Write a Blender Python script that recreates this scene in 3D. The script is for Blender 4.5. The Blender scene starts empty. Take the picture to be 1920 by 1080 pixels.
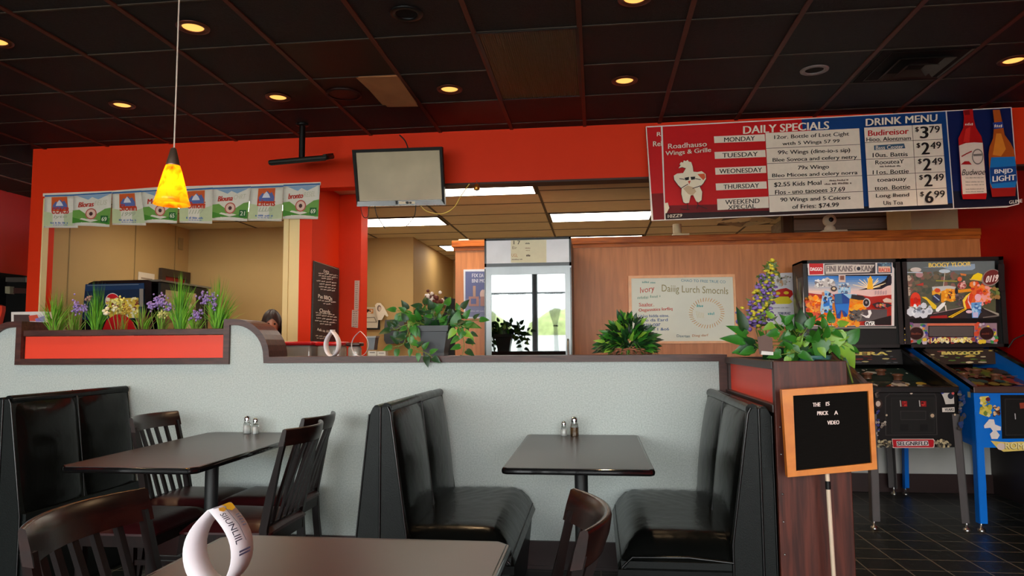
import bpy, bmesh, math, random
from mathutils import Vector, Matrix
random.seed(7)
PI = math.pi
S = bpy.context.scene
C = S.collection

# ------------------------------------------------------------------ camera
F, YAW, PITCH, ROLL, EYE = 1340.0, 0.1165, 0.0808, -0.0068, Vector((0, 0, 1.27))
fw = Vector((-math.sin(YAW)*math.cos(PITCH), math.cos(YAW)*math.cos(PITCH), math.sin(PITCH)))
rt0 = Vector((math.cos(YAW), math.sin(YAW), 0)); up0 = rt0.cross(fw)
rt = rt0*math.cos(ROLL) + up0*math.sin(ROLL)
up = up0*math.cos(ROLL) - rt0*math.sin(ROLL)
cd = bpy.data.cameras.new('camera'); cam = bpy.data.objects.new('camera', cd); C.objects.link(cam)
cd.sensor_width = 36; cd.lens = F*36/1920; cd.clip_start = .05; cd.clip_end = 200
cam.matrix_world = Matrix(((rt.x, up.x, -fw.x, 0), (rt.y, up.y, -fw.y, 0), (rt.z, up.z, -fw.z, EYE.z), (0, 0, 0, 1)))
S.camera = cam

# ------------------------------------------------------------------ world, exposure
S.view_settings.view_transform = 'Standard'; S.view_settings.look = 'None'
S.view_settings.gamma = 1; S.view_settings.use_curve_mapping = False
S.view_settings.exposure = 0.13
SKY = 13.5
w = bpy.data.worlds.new('overcast_sky'); S.world = w; w.use_nodes = True
bg = w.node_tree.nodes['Background']; bg.inputs[0].default_value = (.95, .985, .99, 1); bg.inputs[1].default_value = SKY
for bx0, bx1 in ((-6.4, -3.4), (-3.3, .1), (.2, 3.2)):       # daylight portals in the window openings behind the viewer
    ld = bpy.data.lights.new('window_portal', 'AREA'); ld.shape = 'RECTANGLE'
    ld.size = bx1-bx0; ld.size_y = 2.1; ld.cycles.is_portal = True
    o = bpy.data.objects.new('window_portal', ld); o.location = ((bx0+bx1)/2, -2.98, 1.75)
    o.rotation_euler = (-PI/2, 0, 0); o.rotation_euler = (PI/2, 0, 0); C.objects.link(o)

def ray(x, y):
    return rt*((x-960)/F) - up*((y-540)/F) + fw
def onY(x, y, Y):
    d = ray(x, y); return EYE + d*(Y/d.y)
def onX(x, y, X):
    d = ray(x, y); return EYE + d*(X/d.x)
def onZ(x, y, Z):
    d = ray(x, y); return EYE + d*((Z-EYE.z)/d.z)

# ------------------------------------------------------------------ materials
def lin(c):
    return tuple((v/255/12.92 if v/255 <= .04045 else ((v/255+.055)/1.055)**2.4) for v in c) + (1,)
MATS = {}
def mat(name, rgb=(128, 128, 128), rough=.5, metal=0, var=.08, vs=6, bump=0, bs=60, spec=.5, stretch=None, coat=0, emit=0, emc=None, trans=0, wood=None, wk=1, aniso=0):
    if name in MATS: return MATS[name]
    m = bpy.data.materials.new(name); m.use_nodes = True; MATS[name] = m
    nt = m.node_tree; N = nt.nodes; L = nt.links; b = N['Principled BSDF']
    tc = N.new('ShaderNodeTexCoord'); mp = N.new('ShaderNodeMapping'); L.new(tc.outputs['Object'], mp.inputs[0])
    if stretch: mp.inputs['Scale'].default_value = stretch
    nz = N.new('ShaderNodeTexNoise'); nz.inputs['Scale'].default_value = vs; nz.inputs['Detail'].default_value = 4
    L.new(mp.outputs[0], nz.inputs['Vector'])
    mx = N.new('ShaderNodeMix'); mx.data_type = 'RGBA'
    c = lin(rgb)
    if wood:
        wv = N.new('ShaderNodeTexNoise'); wv.inputs['Scale'].default_value = vs*wk; wv.inputs['Detail'].default_value = 8; wv.inputs['Distortion'].default_value = .6
        L.new(mp.outputs[0], wv.inputs['Vector'])
        cr = N.new('ShaderNodeValToRGB'); cr.color_ramp.elements[0].position = .35; cr.color_ramp.elements[1].position = .65
        L.new(wv.outputs[0], cr.inputs[0]); L.new(cr.outputs[0], mx.inputs[0])
        mx.inputs[6].default_value = c; mx.inputs[7].default_value = lin(wood)
    else:
        L.new(nz.outputs[0], mx.inputs[0])
        mx.inputs[6].default_value = tuple(min(1, v*(1-var*2.2)) for v in c[:3])+(1,)
        mx.inputs[7].default_value = tuple(min(1, v*(1+var*2.2)) for v in c[:3])+(1,)
    L.new(mx.outputs[2], b.inputs['Base Color'])
    b.inputs['Roughness'].default_value = rough; b.inputs['Metallic'].default_value = metal
    b.inputs['Specular IOR Level'].default_value = spec; b.inputs['Coat Weight'].default_value = coat
    b.inputs['Coat Roughness'].default_value = .08
    if trans: b.inputs['Transmission Weight'].default_value = trans
    if emit:
        b.inputs['Emission Color'].default_value = lin(emc or rgb); b.inputs['Emission Strength'].default_value = emit
    if bump:
        n2 = N.new('ShaderNodeTexNoise'); n2.inputs['Scale'].default_value = bs; n2.inputs['Detail'].default_value = 3
        L.new(mp.outputs[0], n2.inputs['Vector'])
        bp = N.new('ShaderNodeBump'); bp.inputs['Strength'].default_value = bump; bp.inputs['Distance'].default_value = .01
        L.new(n2.outputs[0], bp.inputs['Height']); L.new(bp.outputs[0], b.inputs['Normal'])
    return m
def cm(rgb, rough=.45, glow=0):
    if glow: return mat('backlit_%d_%d_%d' % rgb, rgb, .25, var=.03, vs=30, emit=glow)
    return mat('print_%d_%d_%d_%d' % (*rgb, int(rough*100)), rgb, rough, var=.03, vs=30, spec=.2)

RED = mat('red_paint', (222, 52, 16), .5, spec=.15, var=.03, vs=1.5, bump=.05, bs=120)
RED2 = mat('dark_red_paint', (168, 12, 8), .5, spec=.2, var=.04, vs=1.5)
REDP = mat('red_laminate', (230, 66, 42), .4, spec=.3, var=.03, vs=2)
BLACK = mat('black_plastic', (14, 14, 14), .4, spec=.3)
BLACKG = mat('black_gloss', (12, 12, 13), .18)
MATTE = mat('matte_black', (18, 16, 15), .8, spec=.2)
VINYL = mat('black_vinyl', (9, 10, 9), .25, spec=.13, coat=.05, var=.12, vs=3, bump=.3, bs=12)
VINYLS = mat('black_vinyl_side', (17, 20, 19), .4, spec=.17, var=.1, vs=5, bump=.1, bs=220)
PIPE = mat('piping', (8, 8, 8), .3)
BURG = mat('burgundy_vinyl', (44, 11, 13), .3, spec=.4, var=.1, vs=8, bump=.08, bs=40)
ESP = mat('espresso_wood', (24, 10, 8), .28, spec=.16, stretch=(2, 2, .3), vs=14, wood=(16, 9, 8), bump=.03, bs=60)
ESPH = mat('espresso_rail', (38, 17, 13), .27, spec=.4, stretch=(.5, 2, 2), vs=14, wood=(24, 12, 10))
TRIM = mat('trim_wood', (82, 50, 44), .36, spec=.32, stretch=(.3, 2, 2), vs=22, wood=(60, 36, 34))
COLW = mat('column_wood', (92, 42, 30), .4, spec=.28, stretch=(3.5, 3.5, .25), vs=12, wood=(54, 22, 16))
TABLE = mat('table_laminate', (50, 43, 42), .3, var=.08, vs=5, spec=.6)
TABLEF = mat('table_laminate_brown', (66, 41, 34), .36, var=.08, vs=5, spec=.6)
EDGE = mat('table_edge', (12, 11, 12), .12, spec=1)
OAK = mat('oak_panel', (212, 132, 76), .36, spec=.3, stretch=(5, 5, .5), vs=5, wood=(190, 114, 64), bump=.03)
OAKC = mat('oak_cap', (200, 104, 32), .4, spec=.25, stretch=(.4, 4, 4), vs=9, wood=(148, 70, 22))
FRAMEW = mat('frame_oak', (216, 126, 36), .4, stretch=(1, 4, 1), vs=12, wood=(198, 106, 24))
TAN = mat('tan_wall', (180, 146, 92), .7, var=.04, vs=2)
TANC = mat('tan_ceiling_tile', (208, 190, 150), .85, var=.05, vs=8)
TANG = mat('tan_grid', (74, 62, 44), .6)
CREAM = mat('cream_trim', (232, 208, 150), .5, var=.03)
WHITE = mat('white_paint', (225, 222, 214), .55, var=.03)
GREYW = mat('pale_wall', (196, 192, 186), .6, var=.04)
STEEL = mat('steel', (170, 170, 168), .28, 1, var=.05)
CHROME = mat('chrome', (205, 205, 205), .12, 1, var=.02)
IRON = mat('black_iron', (26, 28, 28), .45, 0, bump=.1, bs=200)
LEGM = mat('dark_steel_leg', (92, 88, 88), .42, .4)
BLUE = mat('blue_paint', (0, 116, 222), .35, spec=.3, var=.04)
TBAR = mat('ceiling_grid', (96, 46, 34), .55)
def speckle(name, rgb, rgb2, scale, rough, bump, hi=None, spec=.5):
    m = mat(name, rgb, rough, spec=spec); nt = m.node_tree; N = nt.nodes; L = nt.links; b = N['Principled BSDF']
    tc = N.new('ShaderNodeTexCoord')
    n = N.new('ShaderNodeTexNoise'); n.inputs['Scale'].default_value = scale; n.inputs['Detail'].default_value = 5; n.inputs['Roughness'].default_value = .75
    L.new(tc.outputs['Object'], n.inputs['Vector'])
    cr = N.new('ShaderNodeValToRGB'); e = cr.color_ramp.elements
    e[0].position = .36; e[0].color = lin(rgb); e[1].position = .64; e[1].color = lin(rgb2)
    if hi:
        x = e.new(.82); x.color = lin(hi)
    L.new(n.outputs[0], cr.inputs[0]); L.new(cr.outputs[0], b.inputs['Base Color'])
    if bump:
        bp = N.new('ShaderNodeBump'); bp.inputs['Strength'].default_value = bump; bp.inputs['Distance'].default_value = .01
        L.new(n.outputs[0], bp.inputs['Height']); L.new(bp.outputs[0], b.inputs['Normal'])
    return m
GREY = speckle('grey_laminate', (158, 166, 163), (192, 199, 195), 130, .5, 0)
TILE = speckle('black_ceiling_tile', (9, 8, 7), (17, 15, 12), 70, .6, 1.0, (84, 72, 50), .3)
TILER = mat('brown_ceiling_panel', (34, 15, 11), .5, spec=.2, var=.1, vs=3)
TILEM = mat('maroon_ceiling_panel', (48, 12, 9), .45, spec=.25, var=.25, vs=5)
def floor_mat():
    m = mat('black_floor_tile', (18, 20, 18), .38); nt = m.node_tree; N = nt.nodes; L = nt.links; b = N['Principled BSDF']
    tc = N.new('ShaderNodeTexCoord'); mp = N.new('ShaderNodeMapping'); L.new(tc.outputs['Object'], mp.inputs[0])
    mp.inputs['Location'].default_value = (-.006, -.09, 0)
    br = N.new('ShaderNodeTexBrick'); br.offset = 0; br.inputs['Scale'].default_value = 1
    br.inputs['Brick Width'].default_value = .2133; br.inputs['Row Height'].default_value = .2133; br.inputs['Mortar Size'].default_value = .0042
    br.inputs['Color1'].default_value = lin((18, 22, 18)); br.inputs['Color2'].default_value = lin((28, 31, 27)); br.inputs['Mortar'].default_value = lin((112, 106, 92))
    L.new(mp.outputs[0], br.inputs['Vector']); L.new(br.outputs[0], b.inputs['Base Color'])
    return m
FLOOR = floor_mat()

# ------------------------------------------------------------------ mesh building
def V3(*a): return Vector(a)
class MB:
    def __init__(s): s.v = []; s.f = []; s.m = []; s.s = []
    def add(s, vs, fs, m=0, sm=False):
        n = len(s.v); s.v += [tuple(v) for v in vs]
        for f in fs: s.f.append([n+i for i in f]); s.m.append(m); s.s.append(sm)
        return s
    def bm(s, b, m=0, sm=False, M=None):
        b.verts.index_update()
        s.add([(M @ v.co if M else v.co) for v in b.verts], [[v.index for v in f.verts] for f in b.faces], m, sm); b.free(); return s
    def box(s, x0, x1, y0, y1, z0, z1, m=0, bev=0, seg=2, M=None, sm=None):
        b = bmesh.new(); bmesh.ops.create_cube(b, size=1)
        for v in b.verts:
            v.co = Vector(((x0+x1)/2+v.co.x*(x1-x0), (y0+y1)/2+v.co.y*(y1-y0), (z0+z1)/2+v.co.z*(z1-z0)))
        if bev: bmesh.ops.bevel(b, geom=list(b.edges), offset=bev, segments=seg, affect='EDGES', profile=.5, clamp_overlap=True)
        return s.bm(b, m, (seg > 2) if sm is None else sm, M)
    def prism(s, pts, axis, a, b, m=0):
        """polygon extruded along axis from a to b; pts are the other two coordinates in order"""
        def mk(p, t):
            return {'x': (t, p[0], p[1]), 'y': (p[0], t, p[1]), 'z': (p[0], p[1], t)}[axis]
        n = len(pts)
        vs = [mk(p, a) for p in pts]+[mk(p, b) for p in pts]
        fs = [list(range(n))[::-1], list(range(n, 2*n))]+[[i, (i+1) % n, n+(i+1) % n, n+i] for i in range(n)]
        return s.add(vs, fs, m)
    def tube(s, pts, r, seg=8, m=0, cap=True, sm=True):
        pts = [Vector(p) for p in pts]; n = len(pts)
        rs = r if isinstance(r, (list, tuple)) else [r]*n
        vs = []; fs = []
        d0 = (pts[1]-pts[0]).normalized(); a = d0.orthogonal().normalized()
        for i, p in enumerate(pts):
            d = ((pts[min(i+1, n-1)]-pts[max(i-1, 0)])).normalized()
            a = (a-d*a.dot(d)).normalized(); b = d.cross(a)
            for k in range(seg):
                t = 2*PI*k/seg; vs.append(p+(a*math.cos(t)+b*math.sin(t))*rs[i])
        for i in range(n-1):
            for k in range(seg):
                k2 = (k+1) % seg; fs.append([i*seg+k, i*seg+k2, (i+1)*seg+k2, (i+1)*seg+k])
        s.add(vs, fs, m, sm)
        if cap: s.add([vs[k] for k in range(seg)], [list(range(seg))[::-1]], m); s.add([vs[(n-1)*seg+k] for k in range(seg)], [list(range(seg))], m)
        return s
    def lathe(s, prof, c=(0, 0, 0), seg=24, m=0, sm=True, M=None):
        vs = []; fs = []; n = len(prof)
        for (r, z) in prof:
            for k in range(seg):
                t = 2*PI*k/seg; p = Vector((c[0]+r*math.cos(t), c[1]+r*math.sin(t), c[2]+z)); vs.append(M @ p if M else p)
        for i in range(n-1):
            for k in range(seg):
                k2 = (k+1) % seg; fs.append([i*seg+k, i*seg+k2, (i+1)*seg+k2, (i+1)*seg+k])
        return s.add(vs, fs, m, sm)
    def rib(s, A, B, m=0, sm=True, closed=False):
        """strip between two polylines"""
        n = len(A); fs = [[i, i+1, n+i+1, n+i] for i in range(n-1)]
        if closed: fs.append([n-1, 0, n, 2*n-1])
        return s.add(list(A)+list(B), fs, m, sm)
    def grid(s, fn, nu, nv, m=0, sm=True):
        vs = [fn(i/nu, j/nv) for j in range(nv+1) for i in range(nu+1)]
        fs = [[j*(nu+1)+i, j*(nu+1)+i+1, (j+1)*(nu+1)+i+1, (j+1)*(nu+1)+i] for j in range(nv) for i in range(nu)]
        return s.add(vs, fs, m, sm)
    def sweep(s, path, y0, y1, th, m=0):
        """strip following an (x,z) path, th thick to the left-hand side, from y0 to y1"""
        P = [Vector(p) for p in path]; n = len(P); off = []
        for i in range(n):
            d1 = (P[i]-P[max(i-1, 0)]); d2 = (P[min(i+1, n-1)]-P[i])
            if d1.length < 1e-6: d1 = d2
            if d2.length < 1e-6: d2 = d1
            n1 = Vector((-d1.y, d1.x)).normalized(); n2 = Vector((-d2.y, d2.x)).normalized(); b = (n1+n2).normalized()
            off.append(P[i]+b*(th/max(.3, b.dot(n1))))
        for i in range(n-1):
            q = [P[i], P[i+1], off[i+1], off[i]]
            vs = [(p.x, y0, p.y) for p in q]+[(p.x, y1, p.y) for p in q]
            s.add(vs, [[0, 1, 2, 3], [7, 6, 5, 4], [0, 4, 5, 1], [2, 6, 7, 3]]+([[0, 3, 7, 4]] if i == 0 else [])+([[1, 5, 6, 2]] if i == n-2 else []), m)
        return s
    def build(s, name, mats, parent=None, fix=True):
        me = bpy.data.meshes.new(name); o = bpy.data.objects.new(name, me)
        org = Vector((0, 0, 0))
        if parent is not None: org = parent.get('_o', Vector((0, 0, 0))); org = Vector(org)
        elif ORIGIN[0] is not None: org = ORIGIN[0]; o.location = org
        me.from_pydata([(v[0]-org.x, v[1]-org.y, v[2]-org.z) for v in s.v], [], s.f)
        if not isinstance(mats, (list, tuple)): mats = [mats]
        for mm in mats: me.materials.append(mm)
        me.polygons.foreach_set('material_index', s.m); me.polygons.foreach_set('use_smooth', s.s)
        if fix:
            b = bmesh.new(); b.from_mesh(me); bmesh.ops.recalc_face_normals(b, faces=list(b.faces)); b.to_mesh(me); b.free()
        me.update(); C.objects.link(o)
        if parent is not None:
            o.parent = parent; o['_o'] = list(org)
        return o
ORIGIN = [None]
def tag(o, label=None, cat=None, group=None, kind=None):
    if label: o['label'] = label
    if cat: o['category'] = cat
    if group: o['group'] = group
    if kind: o['kind'] = kind
    return o
def thing(name, label, cat, loc=(0, 0, 0), group=None, local=False):
    """Empty at the thing's base; parts are given in world coordinates unless local"""
    o = bpy.data.objects.new(name, None); C.objects.link(o); o.location = loc; o.empty_display_size = .1
    o['_o'] = [0., 0., 0.] if local else list(loc)
    return tag(o, label, cat, group)
def single(mb, name, mats, label, cat, loc, group=None, fix=True):
    """a thing that is one mesh, its origin at loc (mesh given in world coordinates)"""
    ORIGIN[0] = Vector(loc); o = mb.build(name, mats, fix=fix); ORIGIN[0] = None
    return tag(o, label, cat, group)
def struct(mb, name, mats, fix=True):
    o = mb.build(name, mats, fix=fix); o['kind'] = 'structure'; return o
def copy_tree(o, parent=None):
    c = o.copy(); C.objects.link(c)
    if parent is not None: c.parent = parent
    for ch in [k for k in bpy.data.objects if k.parent == o]: copy_tree(ch, c)
    return c

# ------------------------------------------------------------------ flat printed artwork and lettering
TXT = {}
def text_tris(t, bold):
    bold = 0; k = (t, bold)
    if k in TXT: return TXT[k]
    cu = bpy.data.curves.new('t', 'FONT'); cu.body = t; cu.size = 1; cu.resolution_u = 3; cu.offset = bold
    ob = bpy.data.objects.new('t', cu); C.objects.link(ob)
    dg = bpy.context.evaluated_depsgraph_get(); dg.update()
    me = bpy.data.meshes.new_from_object(ob.evaluated_get(dg))
    vs = [v.co.copy() for v in me.vertices]; fs = [list(p.vertices) for p in me.polygons]
    bpy.data.objects.remove(ob); bpy.data.curves.remove(cu); bpy.data.meshes.remove(me)
    x0 = min(v.x for v in vs); x1 = max(v.x for v in vs); y0 = min(v.y for v in vs); y1 = max(v.y for v in vs)
    r = ([((v.x-x0)/(x1-x0), (v.y-y0)/(y1-y0)) for v in vs], fs); TXT[k] = r; return r
class Art:
    """layers of flat colour on a plane: fn(a,b) gives the point on the plane, n is its outward normal"""
    def __init__(s, fn, n=(0, -1, 0), off=None, eps=.0005, glow=0):
        s.glow = glow
        s.fn = fn; s.n = Vector(n); s.off = off; s.eps = eps; s.k = 1; s.mb = MB(); s.mats = []
    def P(s, a, b):
        if s.off: a = s.off[0]+a/s.off[2]; b = s.off[1]+b/s.off[2]
        return s.fn(a, b)+s.n*(s.eps*s.k)
    def slot(s, c, rough=.45):
        m = c if not isinstance(c, tuple) else cm(c, rough, s.glow)
        if m not in s.mats: s.mats.append(m)
        return s.mats.index(m)
    def poly(s, pts, c, up=True):
        if up: s.k += 1
        s.mb.add([s.P(*p) for p in pts], [list(range(len(pts)))], s.slot(c)); return s
    def rect(s, x0, y0, x1, y1, c, up=True): return s.poly([(x0, y0), (x1, y0), (x1, y1), (x0, y1)], c, up)
    def ell(s, x, y, rx, ry, c, n=20, up=True, rot=0):
        return s.poly([(x+rx*math.cos(t)*math.cos(rot)-ry*math.sin(t)*math.sin(rot), y+rx*math.cos(t)*math.sin(rot)+ry*math.sin(t)*math.cos(rot)) for t in [2*PI*i/n for i in range(n)]], c, up)
    def line(s, pts, w, c, up=True):
        if up: s.k += 1
        for a, b in zip(pts, pts[1:]):
            d = Vector((b[0]-a[0], b[1]-a[1])); l = d.length or 1; q = Vector((-d.y, d.x))/l*w/2; e = d/l*w*.25
            s.poly([(a[0]+q.x-e.x, a[1]+q.y-e.y), (b[0]+q.x+e.x, b[1]+q.y+e.y), (b[0]-q.x+e.x, b[1]-q.y+e.y), (a[0]-q.x-e.x, a[1]-q.y-e.y)], c, False)
        return s
    def text(s, t, xl, yl, xr, yr, h, c, bold=.0, up=True, lean=0):
        """text whose bounding box has its top-left at (xl,yl), top-right at (xr,yr) and height h (down)"""
        if up: s.k += 1
        uv, fs = text_tris(t, bold)
        for sh in ((0, .045, .09) if bold >= .03 else (0, .05) if bold >= .01 else (0,)):
            w_ = h*sh
            s.mb.add([s.P(xl+u*(xr-xl-h*(.09 if bold >= .03 else .05 if bold >= .01 else 0))+v*lean+w_, yl+(yr-yl)*u+h*(1-v)) for u, v in uv], fs, s.slot(c)); s.k += .1
        return s
    def words(s, x0, y0, x1, y1, h, c, rnd, mean=5):
        """a line of print too small to read: short bars"""
        s.k += 1; x = x0
        while x < x1:
            wd = h*mean*(.4+rnd.random()*.9); e = min(x+wd, x1); f0 = (x-x0)/(x1-x0); f1 = (e-x0)/(x1-x0)
            ya = y0+(y1-y0)*f0; yb = y0+(y1-y0)*f1; xx = x
            while xx < e:
                hh = h*(.55+.45*rnd.random()); g = min(xx+h*.42, e); s.poly([(xx, ya+h-hh), (g, yb+h-hh), (g, yb+h), (xx, ya+h)], c, False); xx += h*.62
            x = e+h*.7
        return s
    def blobs(s, n, x0, y0, x1, y1, r0, r1, cols, rnd, inside=None):
        s.k += 1
        for i in range(n):
            x = rnd.uniform(x0, x1); y = rnd.uniform(y0, y1)
            if inside and not inside(x, y): continue
            if i % 8 == 0: s.k += 1
            r = rnd.uniform(r0, r1); q = rnd.uniform(.5, 1.3); a = rnd.random()*3; p = rnd.randint(5, 8)
            s.poly([(x+r*(1+.3*rnd.random())*math.cos(a+2*PI*i2/p), y+r*q*(1+.3*rnd.random())*math.sin(a+2*PI*i2/p)) for i2 in range(p)], rnd.choice(cols), False)
        return s
    def build(s, name, parent=None): return s.mb.build(name, s.mats, parent, fix=False)
def planeY(Y): return lambda a, b: onY(a, b, Y)
def planeX(X): return lambda a, b: onX(a, b, X)
def slab(pts, Y, th, m=0, mb=None):
    """outline measured on the plane at depth Y, th thick behind it"""
    mb = mb or MB(); P = [onY(x, y, Y) for x, y in pts]; return mb.prism([(p.x, p.z) for p in P], 'y', Y, Y+th, m)
def frame_slab(o, i, Y, th, m=0, mb=None):
    """four mitred bars between an outer and an inner outline (four points each)"""
    mb = mb or MB()
    for k in range(4): slab([o[k], o[(k+1) % 4], i[(k+1) % 4], i[k]], Y, th, m, mb)
    return mb

# ================================================================== the setting
CEIL = 3.05; HY = 5.72; RX = 3.33; LX = -6.6; FY = -3.0; KC = 2.69
WY = 6.6
def bx(x0, x1, y0, y1, z0, z1): return MB().box(x0, x1, y0, y1, z0, z1)
struct(MB().box(-9, 5, -3.2, 12, -.1, 0), 'floor', FLOOR)
struct(MB().box(-4.84, RX, WY+.1, 11.6, 0, .012), 'floor_kitchen_bounce', mat('pale_bounce_floor', (206, 192, 166), .6))  # unseen pale floor added to bounce light up to the kitchen ceiling
# black tiled ceiling, one quad per tile
GX0, GDX, GY0, GDY = -.065, .5975, 3.885, .5625
mb = MB(); rnd = random.Random(3)
special = {(-3, 0): 1, (-3, 1): 1, (-4, 1): 1, (-1, 2): 1, (-2, 2): 2, (-5, 1): 0}
for i in range(-15, 6):
    for j in range(-13, 10):
        x0 = GX0+i*GDX; x1 = x0+GDX; y0 = GY0+j*GDY; y1 = y0+GDY
        x0 = max(x0, LX-2.4); x1 = min(x1, RX); y0 = max(y0, FY)
        if x1 <= x0 or y1 <= y0: continue
        if x0 > -4.97 and y0 > HY+.05: continue
        if x0 > -4.97 and y1 > HY+.1: y1 = HY+.1
        if (i, j) in ((-1, 0), (-1, 1)): continue            # the light panel takes two cells
        mb.add([(x0, y0, CEIL), (x1, y0, CEIL), (x1, y1, CEIL), (x0, y1, CEIL)], [[0, 3, 2, 1]], special.get((i, j), 0))
mb.box(LX-2.4, RX+.3, FY-.2, 10, CEIL+.01, CEIL+.1)
struct(mb, 'ceiling', [TILE, TILER, TILEM], fix=False)
mb = MB()
for i in range(-11, 6):
    x = GX0+i*GDX; mb.box(x-.014, x+.014, FY, (HY if x > -4.97 else 9), CEIL-.008, CEIL+.004)
for j in range(-12, 9):
    y = GY0+j*GDY; x1 = RX if y < HY else -4.97
    for xa, xb in (((LX, -.66), (-.07, x1)) if abs(y-4.4475) < .01 else ((LX, x1),)): mb.box(xa, xb, y-.006, y+.006, CEIL-.005, CEIL+.004, 1)
struct(mb, 'trim_1', [mat('ceiling_grid_bar', (84, 38, 26), .5, spec=.25, var=.3, vs=2), mat('ceiling_cross_bar', (52, 44, 36), .5, spec=.25, var=.7, vs=3)])
# red header wall with its two openings, end pillar, column and wing wall
mb = MB(); T = .14
mb.box(-4.965, -4.84, HY, HY+T, 0, CEIL)
mb.box(-4.84, -2.36, HY, HY+T, 2.60, CEIL)
mb.box(-2.47, -2.36, HY, HY+T, 0, 2.60)
mb.box(-2.36, RX, HY, HY+T, 2.612, CEIL)
struct(mb, 'wall_header', RED)
mb = MB().box(-2.47, -2.36, HY+T, 6.36, 0, KC, 0).box(-2.47, -2.15, 6.36, 6.55, 0, KC, 0)
struct(mb, 'wall_wing', RED)
struct(MB().box(-4.84, -4.828, HY-.004, HY+.06, 0, 2.6), 'trim_2', CREAM)
mb = MB().box(-2.62, -2.47, HY+.02, HY+T, 0, 2.6).box(-2.60, -2.57, HY+.008, HY+.03, 0, 2.6).box(-2.50, -2.475, HY+.012, HY+.03, 0, 2.6)
struct(mb, 'trim_3', CREAM)
struct(MB().box(-1.92, RX, HY-.004, HY+T+.004, 2.596, 2.612), 'trim_4', mat('dark_edge', (52, 18, 12), .6))
# right wall with a dark wainscot, left far wall, wall behind the viewer with its windows
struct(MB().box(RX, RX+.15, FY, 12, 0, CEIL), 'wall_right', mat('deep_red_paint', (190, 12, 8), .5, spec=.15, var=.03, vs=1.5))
struct(MB().box(RX-.02, RX, 3, WY, 0, .86), 'trim_5', mat('dark_wainscot', (34, 22, 20), .5))
mb = MB().box(LX-.15, LX, FY, 10, 2.125, CEIL, 0).box(LX-.15, LX, FY, 10, 0, 2.125, 1)
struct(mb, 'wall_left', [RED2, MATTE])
struct(MB().box(LX, -4.965, 9, 9.15, 0, CEIL), 'wall_far', MATTE)
mb = MB().box(LX, RX, FY-.15, FY, 0, .72, 0).box(LX, RX, FY-.15, FY, 2.8, CEIL, 0)
posts = [-6.6, -5.3, -3.95, -2.6, -1.27, .1, 1.45, 2.75, 3.33]
for i, x in enumerate(posts): mb.box(x-.06, x+.06, FY-.12, FY, .72, 2.8, 1)
mb.box(LX, RX, FY-.1, FY-.04, 2.36, 2.40, 1)
struct(mb, 'wall_front', [GREYW, mat('window_frame', (190, 192, 196), .4)])
# oak partition behind the cooler and the games, pale below
mb = MB().box(-1.31, RX, WY, WY+.1, .95, 2.2, 0).box(-1.31, RX, WY, WY+.1, 0, .95, 1)
struct(mb, 'wall_back', [OAK, GREYW])
struct(MB().box(-1.34, RX, WY-.035, WY+.13, 2.2, 2.262, 0, .006).box(-1.325, RX, WY-.015, WY+.11, 2.17, 2.2), 'trim_6', OAKC)
struct(MB().box(1.0, RX, WY-.02, WY, 0, .155), 'baseboard_back', mat('dark_baseboard', (44, 20, 17), .4))
# kitchen beyond
struct(MB().box(-4.97, -4.84, HY+T, 8.0, 0, KC+.05), 'wall_kitchen_left', TAN)
mb = MB()
for y in (6.05, 7.0, 7.72): mb.box(-4.84, -4.835, y-.006, y+.006, 0, KC)
mb.box(-4.84, -4.835, 5.9, 8, 1.60, 1.612)
struct(mb, 'trim_7', mat('tan_seam', (140, 114, 70), .6))
struct(MB().box(-4.97, -2.95, 8.0, 8.1, 0, KC+.05).box(-3.0, -2.95, 8.1, 9.0, 0, KC+.05).box(-3.0, -2.34, 9.0, 9.1, 0, KC+.05).box(-2.44, -2.34, 9.1, 11.6, 0, KC+.05), 'wall_kitchen_back', TAN)
struct(MB().box(-2.34, RX, 11.6, 11.7, 0, KC+.05), 'wall_kitchen_far', TAN)
mb = MB().box(-4.97, RX, HY+T, 11.7, KC, KC+.04, 0)
for k in range(-4, 6):
    x = -.51+k*1.16; 
    if x > -4.9: mb.box(x-.012, x+.012, HY+T, 11.6, KC-.004, KC, 1)
for k in range(-3, 8):
    y = 7.57+k*.56; mb.box(-4.84, RX, y-.008, y+.008, KC-.004, KC, 1)
struct(mb, 'ceiling_kitchen', [TANC, TANG])
# fluorescent panels in the kitchen ceiling
FL = mat('fluorescent_lens', (245, 245, 235), .5, emit=9.0, emc=(255, 246, 228))
for i, (x0, x1, y0, y1, lb) in enumerate([(-1.67, -.52, 6.01, 6.56, 'bright fluorescent ceiling panel right of the television'), (-2.83, -1.69, 7.58, 8.12, 'bright fluorescent ceiling panel below the television, beside the red column'),
        (-.49, .63, 7.58, 8.12, 'bright fluorescent ceiling panel between the cooler top and the menu board'), (-.49, .63, 9.27, 9.8, 'far fluorescent ceiling panel just above the glass door cooler'),
        (-4.2, -3.05, 6.45, 7.0, 'unseen fluorescent panel added to brighten the tan room behind the posters'), (-2.2, -1.69, 9.8, 10.36, 'short far fluorescent panel between the tan wall and the oak partition')]):  # the panel behind the posters is unseen, added to light that room
    t = thing('ceiling_light', lb, 'ceiling light', ((x0+x1)/2, (y0+y1)/2, KC), 'fluorescent panels in the kitchen ceiling')
    MB().box(x0, x1, y0, y0+.02, KC-.012, KC).box(x0, x1, y1-.02, y1, KC-.012, KC).box(x0, x0+.02, y0, y1, KC-.012, KC).box(x1-.02, x1, y0, y1, KC-.012, KC).build('frame', TANG, t)
    MB().box(x0+.02, x1-.02, y0+.02, y1-.02, KC-.009, KC-.002).build('diffuser', FL, t)
t = thing('kitchen_vent', 'tan louvred vent in the kitchen ceiling below the menu board', 'vent', (1.9, 8.4, KC))
mb = MB()
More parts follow.
